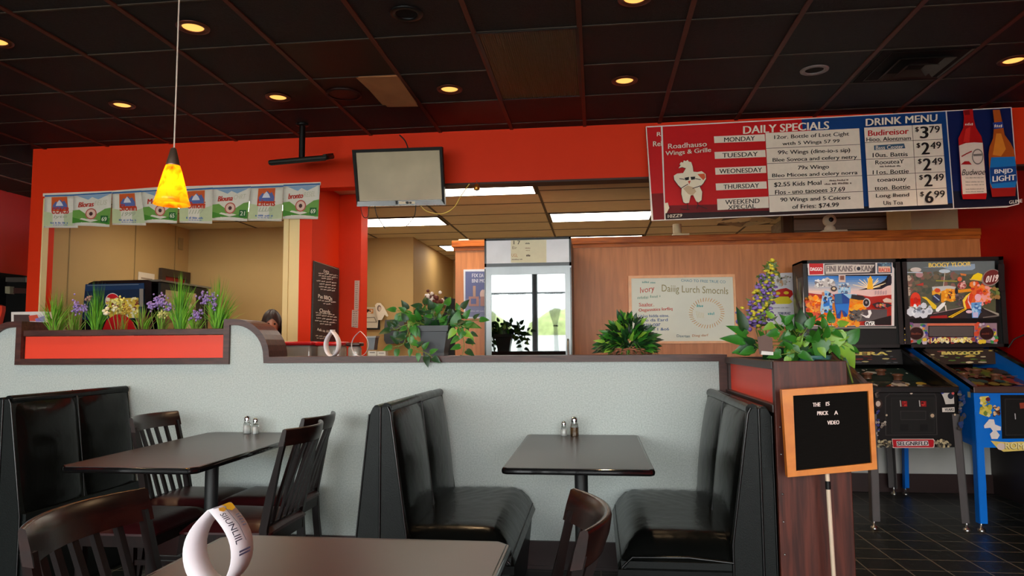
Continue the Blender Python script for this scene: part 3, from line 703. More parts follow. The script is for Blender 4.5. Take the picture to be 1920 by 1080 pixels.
# drink menu
for (x, y) in (0, 0),:
    a.text('DRINK MENU', *c7(180, 160), *c7(782, 120), 60, (238, 224, 206), .035)
    a.poly([c7(166, 234), c7(816, 202), c7(868, 876), c7(208, 906)], BW)
    for k, y in enumerate((360, 500, 634, 770)): a.line([c7(174+k*9, y), c7(824+k*12, y-30)], 4, (90, 70, 66))
    a.line([c7(568, 216), c7(612, 888)], 4, (90, 70, 66))
    a.text('Budireisor', *c7(198, 258), *c7(540, 238), 48, (190, 22, 28), .03)
    a.text('Hioo. Alontmam', *c7(184, 318), *c7(558, 304), 34, INK, .01)
    a.poly([c7(248, 384), c7(500, 368), c7(510, 408), c7(250, 424)], (60, 90, 116)); a.text('Bass Ceoter', *c7(262, 388), *c7(494, 376), 32, BW, .02)
    a.text('10us. Battis', *c7(236, 448), *c7(530, 438), 36, INK, .012)
    a.text('RoouteaY', *c7(258, 510), *c7(498, 500), 34, INK, .012); a.words(*c7(296, 554), *c7(472, 548), 14, (90, 80, 76), rnd)
    a.text('11os. Bottie', *c7(236, 594), *c7(538, 582), 34, INK, .012)
    a.text('toeaouay', *c7(272, 664), *c7(518, 652), 38, INK, .012); a.text('tton. Bottie', *c7(250, 726), *c7(550, 712), 36, INK, .012)
    a.text('Long lhend', *c7(262, 792), *c7(540, 782), 40, INK, .012); a.text('Uis Toa', *c7(324, 850), *c7(488, 846), 34, INK, .012)
    for x, y, d in ((590, 228, '379'), (600, 362, '249'), (612, 496, '249'), (622, 630, '249'), (630, 770, '699')):
        a.text('$', *c7(x, y+4), *c7(x+32, y+2), 44, INK, .01); a.text(d[0], *c7(x+40, y), *c7(x+112, y-3), 100, INK, .03, False); a.text(d[1:], *c7(x+116, y-4), *c7(x+206, y-8), 58, INK, .01, False)
    # bottles
    R1 = (178, 16, 16); a.poly([c7(988, 92), c7(1068, 84), c7(1076, 160), c7(1096, 240), c7(1140, 310), c7(1156, 380), c7(1186, 790), c7(1180, 836), c7(986, 836), c7(976, 790), c7(948, 330), c7(966, 290), c7(990, 240), c7(996, 160)], R1)
    a.poly([c7(992, 96), c7(1040, 90), c7(1046, 130), c7(1002, 134)], (120, 8, 10)); a.poly([c7(1010, 250), c7(1050, 230), c7(1040, 360), c7(990, 360)], (214, 40, 34)); a.words(*c7(1004, 200), *c7(1086, 194), 22, BW, rnd)
    a.poly([c7(952, 390), c7(1010, 368), c7(1080, 362), c7(1150, 366), c7(1184, 786), c7(984, 796)], (226, 206, 190)); a.poly([c7(966, 548), c7(1000, 520), c7(1036, 520), c7(1060, 548)], (170, 20, 24))
    a.ell(*c7(1108, 482), 48, 66, (120, 110, 104)); a.ell(*c7(1108, 482), 40, 56, (222, 204, 190)); a.line([c7(975, 480), c7(1010, 460), c7(1056, 438)], 10, (170, 40, 36)); a.line([c7(1076, 470), c7(1140, 466)], 18, (120, 110, 104))
    for y in (655, 690, 714, 750, 772): a.words(*c7(1006, y), *c7(1160, y-3), 9, (150, 140, 132), rnd)
    a.text('Budwoe', *c7(972, 590), *c7(1164, 584), 50, (50, 40, 44), .0, lean=12)
    AM = (178, 82, 24); a.poly([c7(1232, 94), c7(1290, 92), c7(1310, 190), c7(1330, 300), c7(1380, 370), c7(1408, 430), c7(1430, 560), c7(1420, 812), c7(1226, 820), c7(1206, 700), c7(1196, 460), c7(1204, 400), c7(1234, 330), c7(1244, 200)], AM)
    a.poly([c7(1212, 740), c7(1420, 730), c7(1420, 812), c7(1226, 820)], (150, 22, 18)); a.poly([c7(1260, 290), c7(1300, 290), c7(1340, 420), c7(1300, 480), c7(1230, 470)], (222, 130, 40))
    a.poly([c7(1230, 200), c7(1312, 192), c7(1324, 244), c7(1238, 254)], (40, 60, 140)); a.words(*c7(1244, 214), *c7(1310, 208), 28, BW, rnd)
    a.poly([c7(1216, 490), c7(1412, 484), c7(1424, 560), c7(1432, 680), c7(1418, 740), c7(1226, 748), c7(1206, 700), c7(1204, 590)], (24, 116, 186)); a.poly([c7(1206, 576), c7(1424, 562), c7(1432, 690), c7(1216, 712)], (16, 66, 134))
    a.text('BNJD', *c7(1242, 592), *c7(1396, 582), 46, (240, 236, 230), .05); a.text('LIGHT', *c7(1226, 648), *c7(1420, 634), 46, (240, 236, 230), .05)
    a.text('GLINE', *c7(1364, 852), *c7(1474, 838), 28, (220, 214, 206), .02)
a.build('print', board)

# television -----------------------------------------------------------
TY = 5.5
t = thing('television', 'small flat television hung on the red header', 'television', tuple(onY(750, 385, TY)))
o4 = [(665, 284), (832, 278), (834, 384), (669, 387)]; i4 = [(671, 289), (827, 284), (829, 374), (673, 378)]
frame_slab(o4, i4, TY, .05).build('bezel', [mat('bezel_black', (10, 10, 10), .5, spec=.15)], t)
slab([(671, 378), (827, 374), (834, 384), (669, 387)], TY-.004, .01).build('lower_bezel', mat('bezel_glossy', (40, 38, 36), .12), t)
slab(i4, TY+.012, .03).build('screen', mat('television_screen', (90, 80, 66), .3, .8, var=.25, vs=2.2), t)
a = Art(planeY(TY-.005)); a.rect(748, 377.5, 778, 382.5, (214, 200, 176)); a.ell(764, 380, 3, 2.4, (20, 20, 20), 10); a.ell(770, 380, 2.4, 2, (20, 20, 20), 10, False); a.rect(742, 376, 746, 383, (30, 30, 30)); a.build('control_label', t)
MB().box(-1.68, -1.42, TY+.05, HY-.03, 2.5, 2.66).build('wall_mount', BLACK, t)
t.rotation_euler = (.15, 0, 0)
CAB = mat('black_cable', (24, 20, 18), .5)
def cable(px, Y, r, name, mt, label, Y2=None, group=None):
    P_ = [onY(x, y, Y+((Y2-Y)*i/(len(px)-1) if Y2 else 0)) for i, (x, y) in enumerate(px)]
    q = []
    for i in range(len(P_)-1):
        p0 = P_[max(i-1, 0)]; p1 = P_[i]; p2 = P_[i+1]; p3 = P_[min(i+2, len(P_)-1)]
        for k in range(5):
            s_ = k/5; q.append(.5*((2*p1)+(p2-p0)*s_+(2*p0-5*p1+4*p2-p3)*s_**2+(3*p1-p0-3*p2+p3)*s_**3))
    q.append(P_[-1]); return single(MB().tube(q, r, 6), name, mt, label, 'cable', tuple(P_[0]), group)
cable([(749, 253), (758, 262), (763, 272), (765, 280)], 5.6, .006, 'cable', CAB, 'short black cable from the ceiling down to the television top')
cable([(702, 380), (706, 402), (714, 416), (722, 428)], 5.5, .004, 'cable', CAB, 'loose black cable hanging under the left of the television')
cable([(780, 380), (778, 402), (770, 415), (762, 424)], 5.5, .004, 'cable', CAB, 'loose black cable hanging under the right of the television')
cable([(676, 380), (678, 398), (683, 408), (690, 405), (692, 382)], 5.5, .003, 'cable', CAB, 'thin black cable loop at the lower left corner of the television')
cable([(784, 380), (800, 396), (828, 401), (850, 390), (864, 368), (880, 345)], 5.52, .004, 'cable', mat('yellow_cable', (206, 180, 90), .5), 'yellow cable sagging from the television to the header')
# small brass hook light at the header edge
t = thing('hanging_bell', 'small brass bell hanging from the header edge by the yellow cable', 'bell', tuple(onY(894, 352, 5.7)))
p = onY(894, 352, 5.7)
MB().lathe([(.02, -.02), (.026, -.012), (.024, .01), (.014, .03), (0, .034)], tuple(p), 14).build('shell', mat('brass', (196, 140, 60), .3, .8), t)
MB().lathe([(0, -.03), (.008, -.026), (.008, -.016), (0, -.012)], tuple(p), 8).build('clapper', STEEL, t)
MB().tube([p+Vector((0, 0, .03)), p+Vector((0, 0, .06))], .003, 6).build('hook', STEEL, t)

# ceiling bracket with a flat black shelf --------------------------------
p = onY(566, 292, 5.36)
t = thing('ceiling_bracket', 'black ceiling bracket with an empty tilted mounting plate', 'bracket', (p.x, 5.36, CEIL))
MB().tube([(p.x, 5.36, CEIL), (p.x, 5.36, p.z-.02)], .024, 14).build('pole', BLACK, t)
MB().lathe([(0, 0), (.05, 0), (.05, -.012), (.024, -.02)], (p.x, 5.36, CEIL), 16).build('ceiling_flange', BLACK, t)
M_ = Matrix.Translation(p+Vector((0, 0, -.03))) @ Matrix.Rotation(.08, 4, 'Z') @ Matrix.Rotation(-.075, 4, 'Y') @ Matrix.Rotation(.30, 4, 'X')
MB().box(-.235, .235, -.12, .12, -.02, .018, 0, .015, 3, M_).box(-.22, .22, -.115, -.095, -.024, .0, 0, .006, 2, M_).box(.2, .23, -.11, .11, .0, .026, 0, .004, 2, M_).build('mounting_plate', mat('plate_black', (30, 30, 26), .5, spec=.25), t)

# pendant lamp -------------------------------------------------------------
LY = 3.0; p = onY(322, 384, LY)
t = thing('pendant_lamp', 'amber glass pendant lamp hanging on a white cord', 'pendant lamp', (p.x, LY, CEIL))
MB().tube([(onY(337, -35, LY).x+.0, LY, CEIL-.002), (onY(331, 150, LY).x, LY, onY(331, 150, LY).z), (p.x+.003, LY, p.z+.262)], .0035, 8).build('cord', mat('white_cord', (214, 196, 180), .5), t)
MB().lathe([(.045, 0), (.045, -.02), (.01, -.03), (0, -.03)], (onY(337, -35, LY).x, LY, CEIL), 20).build('canopy', STEEL, t)
MB().lathe([(.006, .264), (.012, .26), (.03, .185), (.031, .18), (0, .18)], (p.x, LY, p.z), 20).build('cap', mat('brushed_nickel', (176, 150, 130), .38, .9), t)
def amber():
    m = mat('amber_glass', (240, 150, 20), .25); nt = m.node_tree; N = nt.nodes; L = nt.links; b = N['Principled BSDF']
    tc = N.new('ShaderNodeTexCoord'); n = N.new('ShaderNodeTexNoise'); n.inputs['Scale'].default_value = 16; n.inputs['Detail'].default_value = 4; n.inputs['Distortion'].default_value = 1.2
    L.new(tc.outputs['Object'], n.inputs[0]); cr = N.new('ShaderNodeValToRGB'); e = cr.color_ramp.elements
    e[0].position = .5; e[0].color = lin((255, 196, 30)); e[1].position = .74; e[1].color = lin((226, 96, 10))
    L.new(n.outputs[0], cr.inputs[0]); L.new(cr.outputs[0], b.inputs['Base Color'])
    tr = N.new('ShaderNodeBsdfTranslucent'); L.new(cr.outputs[0], tr.inputs[0]); mx = N.new('ShaderNodeMixShader'); mx.inputs[0].default_value = .6
    L.new(b.outputs[0], mx.inputs[1]); L.new(tr.outputs[0], mx.inputs[2]); L.new(mx.outputs[0], N['Material Output'].inputs[0])
    L.new(cr.outputs[0], b.inputs['Emission Color']); b.inputs['Emission Strength'].default_value = .9
    return m
MB().lathe([(.030, .182), (.04, .15), (.055, .09), (.068, .035), (.078, 0), (.075, 0), (.064, .035), (.05, .09), (.036, .15), (.027, .18)], (p.x, LY, p.z), 40).build('lamp_shade', amber(), t)
MB().lathe([(0, .06), (.018, .066), (.026, .085), (.022, .11), (.012, .13), (0, .132)], (p.x, LY, p.z), 16).build('bulb', mat('bulb_glow', (255, 240, 190), .4, emit=110, emc=(255, 214, 130)), t)

# recessed ceiling lights ---------------------------------------------------
GLOW = mat('amber_downlight', (255, 180, 90), .4, emit=1.3, emc=(255, 184, 92))
RIM = mat('copper_trim', (92, 48, 32), .35, .5)
def downlight(x, y, lit, label, rim, name='recessed_light', r=.057):
    t = thing(name, label, 'ceiling light', (x, y, CEIL), 'recessed lights in the black ceiling')
    MB().lathe([(r+.032, -.004), (r+.03, -.01), (r+.006, -.012), (r, -.004), (r, .008)], (x, y, CEIL), 28).build('trim_ring', rim, t)
    MB().lathe([(r, -.003), (r*.6, -.0035), (0, -.004)], (x, y, CEIL), 24).build('lamp', GLOW if lit else MATTE, t)
    if lit:
        ld = bpy.data.lights.new('downlight_beam', 'SPOT'); ld.energy = 34; ld.color = (1, .66, .36); ld.spot_size = 2.2; ld.spot_blend = .7; ld.shadow_soft_size = .06
        o = bpy.data.objects.new('downlight_beam', ld); o.location = (0, 0, -.03); o.parent = t; C.objects.link(o)
downlight(-2.197, 3.609, 1, 'large lit recessed light right of the pendant cord', RIM)
downlight(-3.415, 4.735, 1, 'lit recessed light left of the pendant cord', RIM)
downlight(-2.222, 4.735, 1, 'lit recessed light in the brown tile right of the pendant', RIM)
downlight(-.981, 4.742, 1, 'lit recessed light above the television', RIM)
downlight(.218, 4.743, 1, 'lit recessed light above the red header centre', RIM)
downlight(.225, 3.59, 1, 'lit recessed light cut by the top edge of the photo', RIM)
downlight(2.645, 4.724, 1, 'lit recessed light at the far right beside the air vent', RIM)
downlight(-3.42, 3.63, 1, 'recessed light cut by the left edge of the photo', RIM)
downlight(-.98, 3.603, 0, 'unlit black recessed fitting near the top edge', BLACK)
downlight(1.438, 4.72, 0, 'unlit recessed fitting with a pale ring left of the air vent', mat('pale_ring', (120, 110, 108), .4))
# ceiling speaker / round cover
t = thing('ceiling_speaker', 'round dark red ceiling speaker cover in a brown panel', 'ceiling speaker', (-1.735, 4.734, CEIL))
MB().lathe([(.12, 0), (.125, -.012), (.105, -.014)], (-1.735, 4.734, CEIL), 32).build('ring', TILER, t)
MB().lathe([(.105, -.008), (.05, -.012), (0, -.013)], (-1.735, 4.734, CEIL), 32).build('grille', TILEM, t)
# broken tile with cardboard patch
single(MB().add([(-1.545, 4.43, CEIL-.012), (-1.265, 4.43, CEIL-.006), (-1.265, 4.99, CEIL-.03), (-1.50, 5.0, CEIL-.02)], [[0, 1, 2, 3]]).box(-1.53, -1.27, 4.44, 4.98, CEIL-.012, CEIL-.003), 'cardboard_patch', mat('cardboard', (168, 112, 66), .7, var=.15, vs=5), 'brown cardboard patch in the ceiling left of the television light', 'patch', (-1.4, 4.7, CEIL))
# prismatic lens panel
t = thing('ceiling_light_panel', 'unlit ribbed light panel in the middle of the black ceiling', 'ceiling light', (-.365, 4.44, CEIL))
LENS = mat('ribbed_lens', (92, 74, 48), .35, spec=.6); 
mb = MB(); n = 46; m2 = 22
for k in range(n):
    x = -.655+.585*k/n; mb.add([(x, 3.9, CEIL), (x+.585/n*.5, 3.9, CEIL-.007), (x+.585/n, 3.9, CEIL), (x, 4.995, CEIL), (x+.585/n*.5, 4.995, CEIL-.007), (x+.585/n, 4.995, CEIL)], [[0, 1, 4, 3], [1, 2, 5, 4]])
mb.build('lens', LENS, t, )
MB().box(-.66, -.64, 3.89, 5.0, CEIL-.01, CEIL).box(-.09, -.07, 3.89, 5.0, CEIL-.01, CEIL).box(-.66, -.07, 3.885, 3.9, CEIL-.01, CEIL).box(-.66, -.07, 4.995, 5.01, CEIL-.01, CEIL).build('frame', BLACK, t)
# air vent
t = thing('air_vent', 'square black stepped air vent in the ceiling above the menu board', 'vent', (2.03, 4.73, CEIL))
VM = mat('vent_black', (44, 38, 32), .45)
mb = MB()
for k, (r, z) in enumerate(((.24, -.012), (.17, -.03), (.10, -.045))):
    for q in range(4):
        M_ = Matrix.Translation((2.06, 4.72, CEIL)) @ Matrix.Rotation(PI/2*q, 4, 'Z')
        mb.add([M_ @ Vector(v) for v in ((-r, -r, z), (r, -r, z), (r-.05, -r+.05, z+.03), (-r+.05, -r+.05, z+.03))], [[0, 1, 2, 3]])
mb.build('louvre', VM, t); MB().box(1.77, 2.36, 4.45, 4.99, CEIL-.006, CEIL+.004).build('frame', MATTE, t)

# beer posters along the top of the left opening ----------------------------
PB = (226, 220, 206)
def poster(x0, yt0, x1, yt1, x2, yb1, x3, yb0, kind, words_, label):
    Y = HY-.02
    TL, TR, BR, BL = (x0, yt0), (x1, yt1), (x2, yb1), (x3, yb0)
    t = thing('paper_poster', label, 'poster', tuple(onY((x0+x1)/2, (yb0+yb1)/2, Y)), 'row of paper posters over the left opening')
    def fn(u, v):
        x = TL[0]*(1-u)*(1-v)+TR[0]*u*(1-v)+BR[0]*u*v+BL[0]*(1-u)*v; y = TL[1]*(1-u)*(1-v)+TR[1]*u*(1-v)+BR[1]*u*v+BL[1]*(1-u)*v
        p = onY(x, y, Y); return p+Vector((0, -.006*math.sin(PI*u*1.2)*v-.004*v, 0))
    mb = MB().grid(fn, 8, 6); o = mb.build('sheet', cm(PB, .6), t); md = o.modifiers.new('thickness', 'SOLIDIFY'); md.thickness = .0008; md.offset = 0
    a = Art(lambda u, v: fn(u, v)+Vector((0, -.001, 0)), eps=.0003); r2 = random.Random(int(x0))
    a.rect(0.0, .0, 1, .05, (70, 110, 160))
    if kind == 0:
        a.poly([(.0, .5), (.28, .55), (.28, .95), (0, .95)], (196, 206, 160)); a.poly([(.62, .6), (1, .5), (1, .93), (.62, .95)], (190, 200, 160), False)
        a.rect(.24, .07, .76, .5, (212, 96, 46)); a.poly([(.28, .32), (.38, .2), (.45, .24), (.52, .14), (.6, .22), (.66, .18), (.74, .32), (.74, .44), (.28, .44)], (92, 108, 168))
        a.poly([(.42, .24), (.5, .16), (.58, .25), (.62, .34), (.38, .34)], (222, 222, 232)); a.text(words_[0], .24, .38, .78, .38, .2, (196, 54, 34), .03, lean=.02)
        a.text(words_[1], .3, .62, .7, .61, .12, (170, 176, 150), .01, lean=.05); a.words(.22, .82, .74, .82, .06, (70, 110, 170), r2, 2); a.words(.3, .9, .72, .9, .03, (90, 120, 170), r2, 2)
    else:
        a.poly([(0, .52), (.18, .5), (.5, .74), (.85, .48), (1, .45), (1, .93), (0, .93)], (112, 160, 74)); a.poly([(0, .74), (.5, .88), (1, .74), (1, .92), (0, .92)], (74, 136, 48)); a.poly([(.1, .06), (.4, .2), (.5, .12), (.66, .2), (.95, .06)], (140, 170, 200))
        a.text(words_[0], .14, .27, .55, .25, .16, (190, 50, 34), .03, lean=.02); a.text(words_[1], .57, .24, .88, .22, .14, (200, 196, 170), .0, lean=.02)
        a.ell(.5, .63, .15, .17, (190, 96, 84)); a.ell(.5, .63, .12, .135, (226, 190, 172)); a.ell(.5, .63, .05, .06, (80, 50, 50), 10); a.rect(.76, .68, .95, .88, (38, 100, 48)); a.text(words_[2], .79, .72, .92, .72, .12, (220, 226, 200), .02)
    a.build('print', o)
def cp(x, y): return (80+x/3.5556, 330+y/3.5556)
for (x0, a0, x1, a1, xb1, b1, xb0, b0, k, wd, lb) in (
    (14, 128, 210, 122, 236, 346, 8, 346, 0, ('CCACB', 'lyte', ''), 'leftmost paper poster, orange and blue top'),
    (206, 122, 462, 106, 446, 340, 200, 330, 1, ('Bloras', 'FELIS', '69'), 'green poster with round emblem, second from the left'),
    (464, 108, 660, 96, 690, 330, 466, 326, 0, ('Slonn', '1999', ''), 'orange topped poster left of the pendant shade'),
    (655, 98, 910, 84, 896, 316, 684, 312, 1, ('Mora', 'fons', '65'), 'green poster directly behind the pendant shade'),
    (912, 90, 1136, 76, 1130, 318, 914, 312, 0, ('Omoni', '11117', ''), 'orange topped poster right of the pendant shade'),
    (1136, 78, 1388, 68, 1364, 302, 1132, 296, 1, ('Blouna', 'CHRT', '21'), 'green poster with pale emblem, third from the right'),
    (1388, 70, 1606, 62, 1594, 302, 1370, 298, 0, ('Litens', 'LLLlls', ''), 'orange topped poster, second from the right'),
    (1606, 58, 1850, 48, 1836, 288, 1602, 286, 1, ('bronto', 'RESEL', '69'), 'rightmost paper poster, overlapping the red column')):
    q = [cp(x0, a0), cp(x1, a1), cp(xb1, b1), cp(xb0, b0)]
    poster(q[0][0], q[0][1], q[1][0], q[1][1], q[2][0], q[2][1], q[3][0], q[3][1], k, wd, lb)
q = [cp(2, 116), cp(460, 98), cp(760, 74), cp(1140, 62), cp(1400, 56), cp(1854, 40)]
P_ = [onY(x, y, HY-.012) for x, y in q]
single(MB().rib(P_, [p+Vector((0, 0, -.028)) for p in P_]).rib(P_, [p+Vector((0, .003, 0)) for p in P_]), 'hanging_strip', cm((232, 222, 206)), 'white paper strip along the tops of the posters', 'strip', tuple(P_[0]))

# chalkboard menu on the wing wall -------------------------------------------
t = thing('chalkboard_menu', 'tall narrow black menu board with white lettering on the red wing wall', 'menu board', tuple(onX(610, 640, -2.36)))
def prismX(pts, x0, x1): return MB().prism([(p.y, p.z) for p in pts], 'x', x0, x1)
pp = [onX(x, y, -2.345) for x, y in ((590, 489), (636, 503), (635, 645), (585, 645))]
board = prismX(pp, -2.36, -2.345).build('board', mat('chalkboard', (36, 30, 26), .5), t)
a = Art(planeX(-2.344), (1, 0, 0)); a.off = (570, 470, 5.146); CK = (220, 210, 196)
a.line([(100, 100), (338, 180)], 4, (180, 150, 130)); a.line([(338, 178), (322, 870)], 3, (120, 90, 80))
a.text('DES', 188, 182, 240, 200, 26, CK, .02); a.text('Pas BBQs', 134, 418, 270, 446, 44, CK, .02); a.text('Chards', 146, 556, 250, 574, 36, CK, .01); a.text('Ask us All', 122, 744, 240, 770, 26, CK, .01)
for y, x0, x1 in ((210, 136, 320), (232, 136, 318), (258, 164, 270), (282, 116, 306), (312, 144, 304), (338, 138, 298), (364, 152, 290), (470, 126, 300), (502, 178, 254), (590, 104, 284), (612, 106, 306), (640, 108, 304), (666, 96, 296), (696, 142, 250), (812, 98, 240), (834, 110, 230)): a.words(x0, y, x1, y+(x1-x0)*.13, 11, CK, rnd, 4)
a.build('lettering', board)
for (px0, lb) in (([(665, 526), (674, 526), (672, 581), (664, 581)], 'tall narrow paper strip on the red column edge'), ([(660, 581), (672, 582), (671, 615), (659, 613)], 'small paper notice on the red column below the narrow strip')):
    t = thing('paper_notice', lb, 'notice', tuple(onY(px0[2][0], px0[2][1], 6.355)))
    slab(px0, 6.353, .004).build('sheet', cm((214, 178, 160), .6), t)
    a = Art(planeY(6.352)); x0, y0 = px0[0]; x1, y1 = px0[2]
    for k in range(int((y1-y0)/4)): a.words(x0+1.5, y0+2+k*4, x1-.6, y0+2+k*4, 1.6, (110, 80, 76), rnd, 3)
    a.build('print', t)

# ------------------------------------------------------------------ glass door cooler
CY = 5.95
t = thing('glass_door_cooler', 'steel glass door cooler with lit white header against the oak wall', 'cooler', (-.56, 6.25, 0))
x0, x1 = -.93, -.197
MB().box(x0, x1, CY+.05, 6.58, .0, 2.165).build('cabinet', mat('cooler_side', (40, 40, 42), .35), t)
z1 = 2.178; zh = 1.937
mb = MB().box(x0, x1, CY, CY+.05, zh, zh+.028).box(x0, x1, CY, CY+.05, z1-.018, z1).box(x0, x0+.016, CY, CY+.05, zh, z1).box(x1-.016, x1, CY, CY+.05, zh, z1)
mb.build('header_frame', BLACKG, t)
MB().box(x0+.016, x1-.016, CY+.004, CY+.03, zh+.028, z1-.018).build('header_panel', mat('lit_header', (206, 206, 210), .3, emit=.12, emc=(235, 235, 240)), t)
a = Art(planeY(CY+.003)); a.off = (900, 430, 4.321)
a.rect(250, 84, 538, 270, (226, 218, 186)); D1 = (52, 44, 40)
a.text('1 7', 272, 92, 326, 92, 30, D1, .02); a.text('Eir', 262, 138, 300, 138, 22, (140, 110, 84)); a.text('UGL', 256, 196, 306, 198, 26, (196, 140, 84)); a.words(258, 240, 344, 238, 9, (120, 100, 90), rnd)
a.words(368, 108, 404, 107, 12, D1, rnd, 9); a.words(366, 148, 408, 147, 9, (150, 110, 80), rnd); a.words(372, 168, 404, 168, 6, (150, 110, 80), rnd); a.words(376, 202, 408, 202, 18, (70, 50, 46), rnd, 9)
a.build('notice', t)
mb = MB().box(x0+.012, x0+.055, CY, CY+.05, .12, 1.925).box(x1-.055, x1-.012, CY, CY+.05, .12, 1.925).box(x0+.055, x1-.055, CY, CY+.05, 1.87, 1.925).box(x0+.055, x1-.055, CY, CY+.05, .12, .2)
mb.box(x0, x1, CY+.01, CY+.05, 1.92, 1.937)
mb.build('door_frame', mat('door_frame_steel', (118, 120, 122), .3, .9, stretch=(6, 6, .3), vs=2), t)
def mirror_glass():
    m = mat('coated_glass', (122, 127, 126), .02, 1, var=0, spec=1); return m
MB().box(x0+.055, x1-.055, CY+.016, CY+.03, .2, 1.87).build('door_glass', mirror_glass(), t)
MB().box(x0, x0+.012, CY-.004, CY+.05, .1, 1.92).box(x1-.012, x1, CY-.004, CY+.05, .1, 1.92).build('corner_trim', BLACKG, t)
MB().tube([(x1-.035, CY-.001, 1.0), (x1-.035, CY-.04, 1.02), (x1-.035, CY-.04, 1.3), (x1-.035, CY-.001, 1.32)], .008, 8).build('handle', STEEL, t)

# oak framed whiteboard ------------------------------------------------------
BYY = WY-.03
t = thing('whiteboard', 'oak framed whiteboard with handwritten daily lunch list', 'whiteboard', tuple(onY(1280, 640, BYY)))
o4 = [(1178, 517), (1378, 514), (1384, 643), (1180, 645)]; i4 = [(1183.5, 522), (1374, 519), (1379, 639), (1186, 640)]
frame_slab(o4, i4, BYY, .03).build('frame', mat('thin_oak_frame', (236, 160, 92), .3, vs=20), t)
board = slab(i4, BYY+.01, .02).build('board', mat('whiteboard_face', (218, 214, 192), .3, var=.02), t)
a = Art(planeY(BYY+.0095), eps=.0002); a.off = (1170, 500, 6.748)
OL = (150, 138, 84); BLM = (52, 84, 140); RDM = (206, 70, 48); GRN = (110, 160, 150)
a.text('CHAO TO FREE TRUE CO', 722, 156, 1284, 176, 34, (74, 134, 150), .0); a.text('Daiiig Lurch Smocnls', 478, 226, 1318, 262, 116, OL, -.008)
a.text('Ivory', 204, 264, 384, 236, 96, RDM, .0); a.words(230, 180, 400, 190, 24, GRN, rnd, 4); a.words(170, 380, 460, 350, 34, (150, 172, 150), rnd, 4)
a.text('Saaler', 188, 458, 366, 458, 40, RDM, .01); a.line([(190, 506), (384, 498)], 4, RDM); a.text('Oegannitics lorfiiq', 184, 530, 612, 510, 52, RDM, .01)
for s_, x0_, x1_, y in (("Ur'us hidda eitne.", 184, 570, 606), ('Roo da Eard', 190, 552, 660), ('anu oar', 240, 462, 722), ('meso 1 &o6', 250, 570, 776), ('rop', 370, 446, 852)): a.text(s_, x0_, y, x1_, y-6, 36, BLM, .01)
a.text('Daxrtan', 668, 858, 832, 862, 34, (52, 96, 110), .0); a.text('Dieg darf', 862, 858, 1066, 850, 40, (200, 130, 70), .0)
for k in range(38):
    q = 2*PI*k/38; cx, cy = 1045, 588; r0 = 1+.0; ex, ey = 178, 150
    a.line([(cx+ex*math.cos(q), cy+ey*math.sin(q)), (cx+(ex+46)*math.cos(q+.06), cy+(ey+42)*math.sin(q+.06))], 7, (212, 160, 84) if k % 3 else (206, 130, 60), k % 6 == 0)
a.words(920, 480, 1000, 474, 34, (90, 176, 170), rnd, 6); a.words(1062, 570, 1140, 578, 36, (110, 180, 170), rnd, 6)
for k in range(5): a.line([(910+22*k, 560+6*k), (930+20*k, 650)], 4, (214, 196, 140), k == 0)
a.build('writing', board)

# posters on the oak wall ----------------------------------------------------
PY_ = WY-.012
t = thing('wall_poster', 'white edged blue poster half hidden behind the cooler', 'poster', tuple(onY(889, 597, PY_)))
slab([(869, 505.5), (930, 504), (930, 597), (870, 597)], PY_, .01).build('sheet', cm((226, 224, 230)), t)
a = Art(planeY(PY_-.001)); a.rect(872.5, 509, 930, 594, (104, 108, 150)); a.rect(873, 560, 930, 594, (128, 128, 160)); a.text('FIX', 885, 513, 897, 513, 7, (216, 214, 226), .02); a.text('DA NOTIC', 899, 513, 926, 513, 7, (216, 214, 226), .02)
a.text('BNI MORE', 885, 523, 920, 523, 7, (216, 214, 226), .02); a.rect(879, 556, 898, 574, (176, 128, 120)); a.rect(883, 560, 893, 570, (104, 108, 150)); a.rect(887, 536, 892, 556, (190, 150, 130)); a.ell(906, 552, 6, 9, (214, 180, 170)); a.rect(901, 556, 916, 574, (176, 128, 120)); a.words(882, 582, 908, 582, 2.4, (190, 186, 206), rnd)
a.build('print', t)
t = thing('wall_poster', 'white poster with red and yellow mask shape behind the purple flowers', 'poster', tuple(onY(1462, 610, PY_)))
slab([(1437, 513), (1486, 511), (1490, 612), (1437, 612)], PY_, .01).build('sheet', cm((226, 220, 224)), t)
a = Art(planeY(PY_-.001)); a.poly([(1446, 541), (1452, 546), (1462, 542), (1474, 540), (1485, 545), (1487, 552), (1480, 560), (1462, 561), (1450, 556)], (196, 34, 30)); a.poly([(1450, 562), (1462, 556), (1478, 556), (1486, 566), (1480, 570), (1456, 570)], (226, 206, 40)); a.ell(1458, 550, 5, 3, (226, 190, 40)); a.ell(1474, 549, 5, 3, (226, 190, 40), 12, False)
a.ell(1465, 531, 4, 6, (196, 150, 110)); a.blobs(30, 1444, 518, 1482, 534, 1, 3, [(200, 196, 190), (176, 170, 160), (150, 130, 110)], rnd); a.text('YORK M HIZ', 1458, 585, 1482, 585, 5, (50, 56, 110), .02); a.words(1450, 576, 1480, 576, 2, (150, 140, 150), rnd)
a.build('print', t)

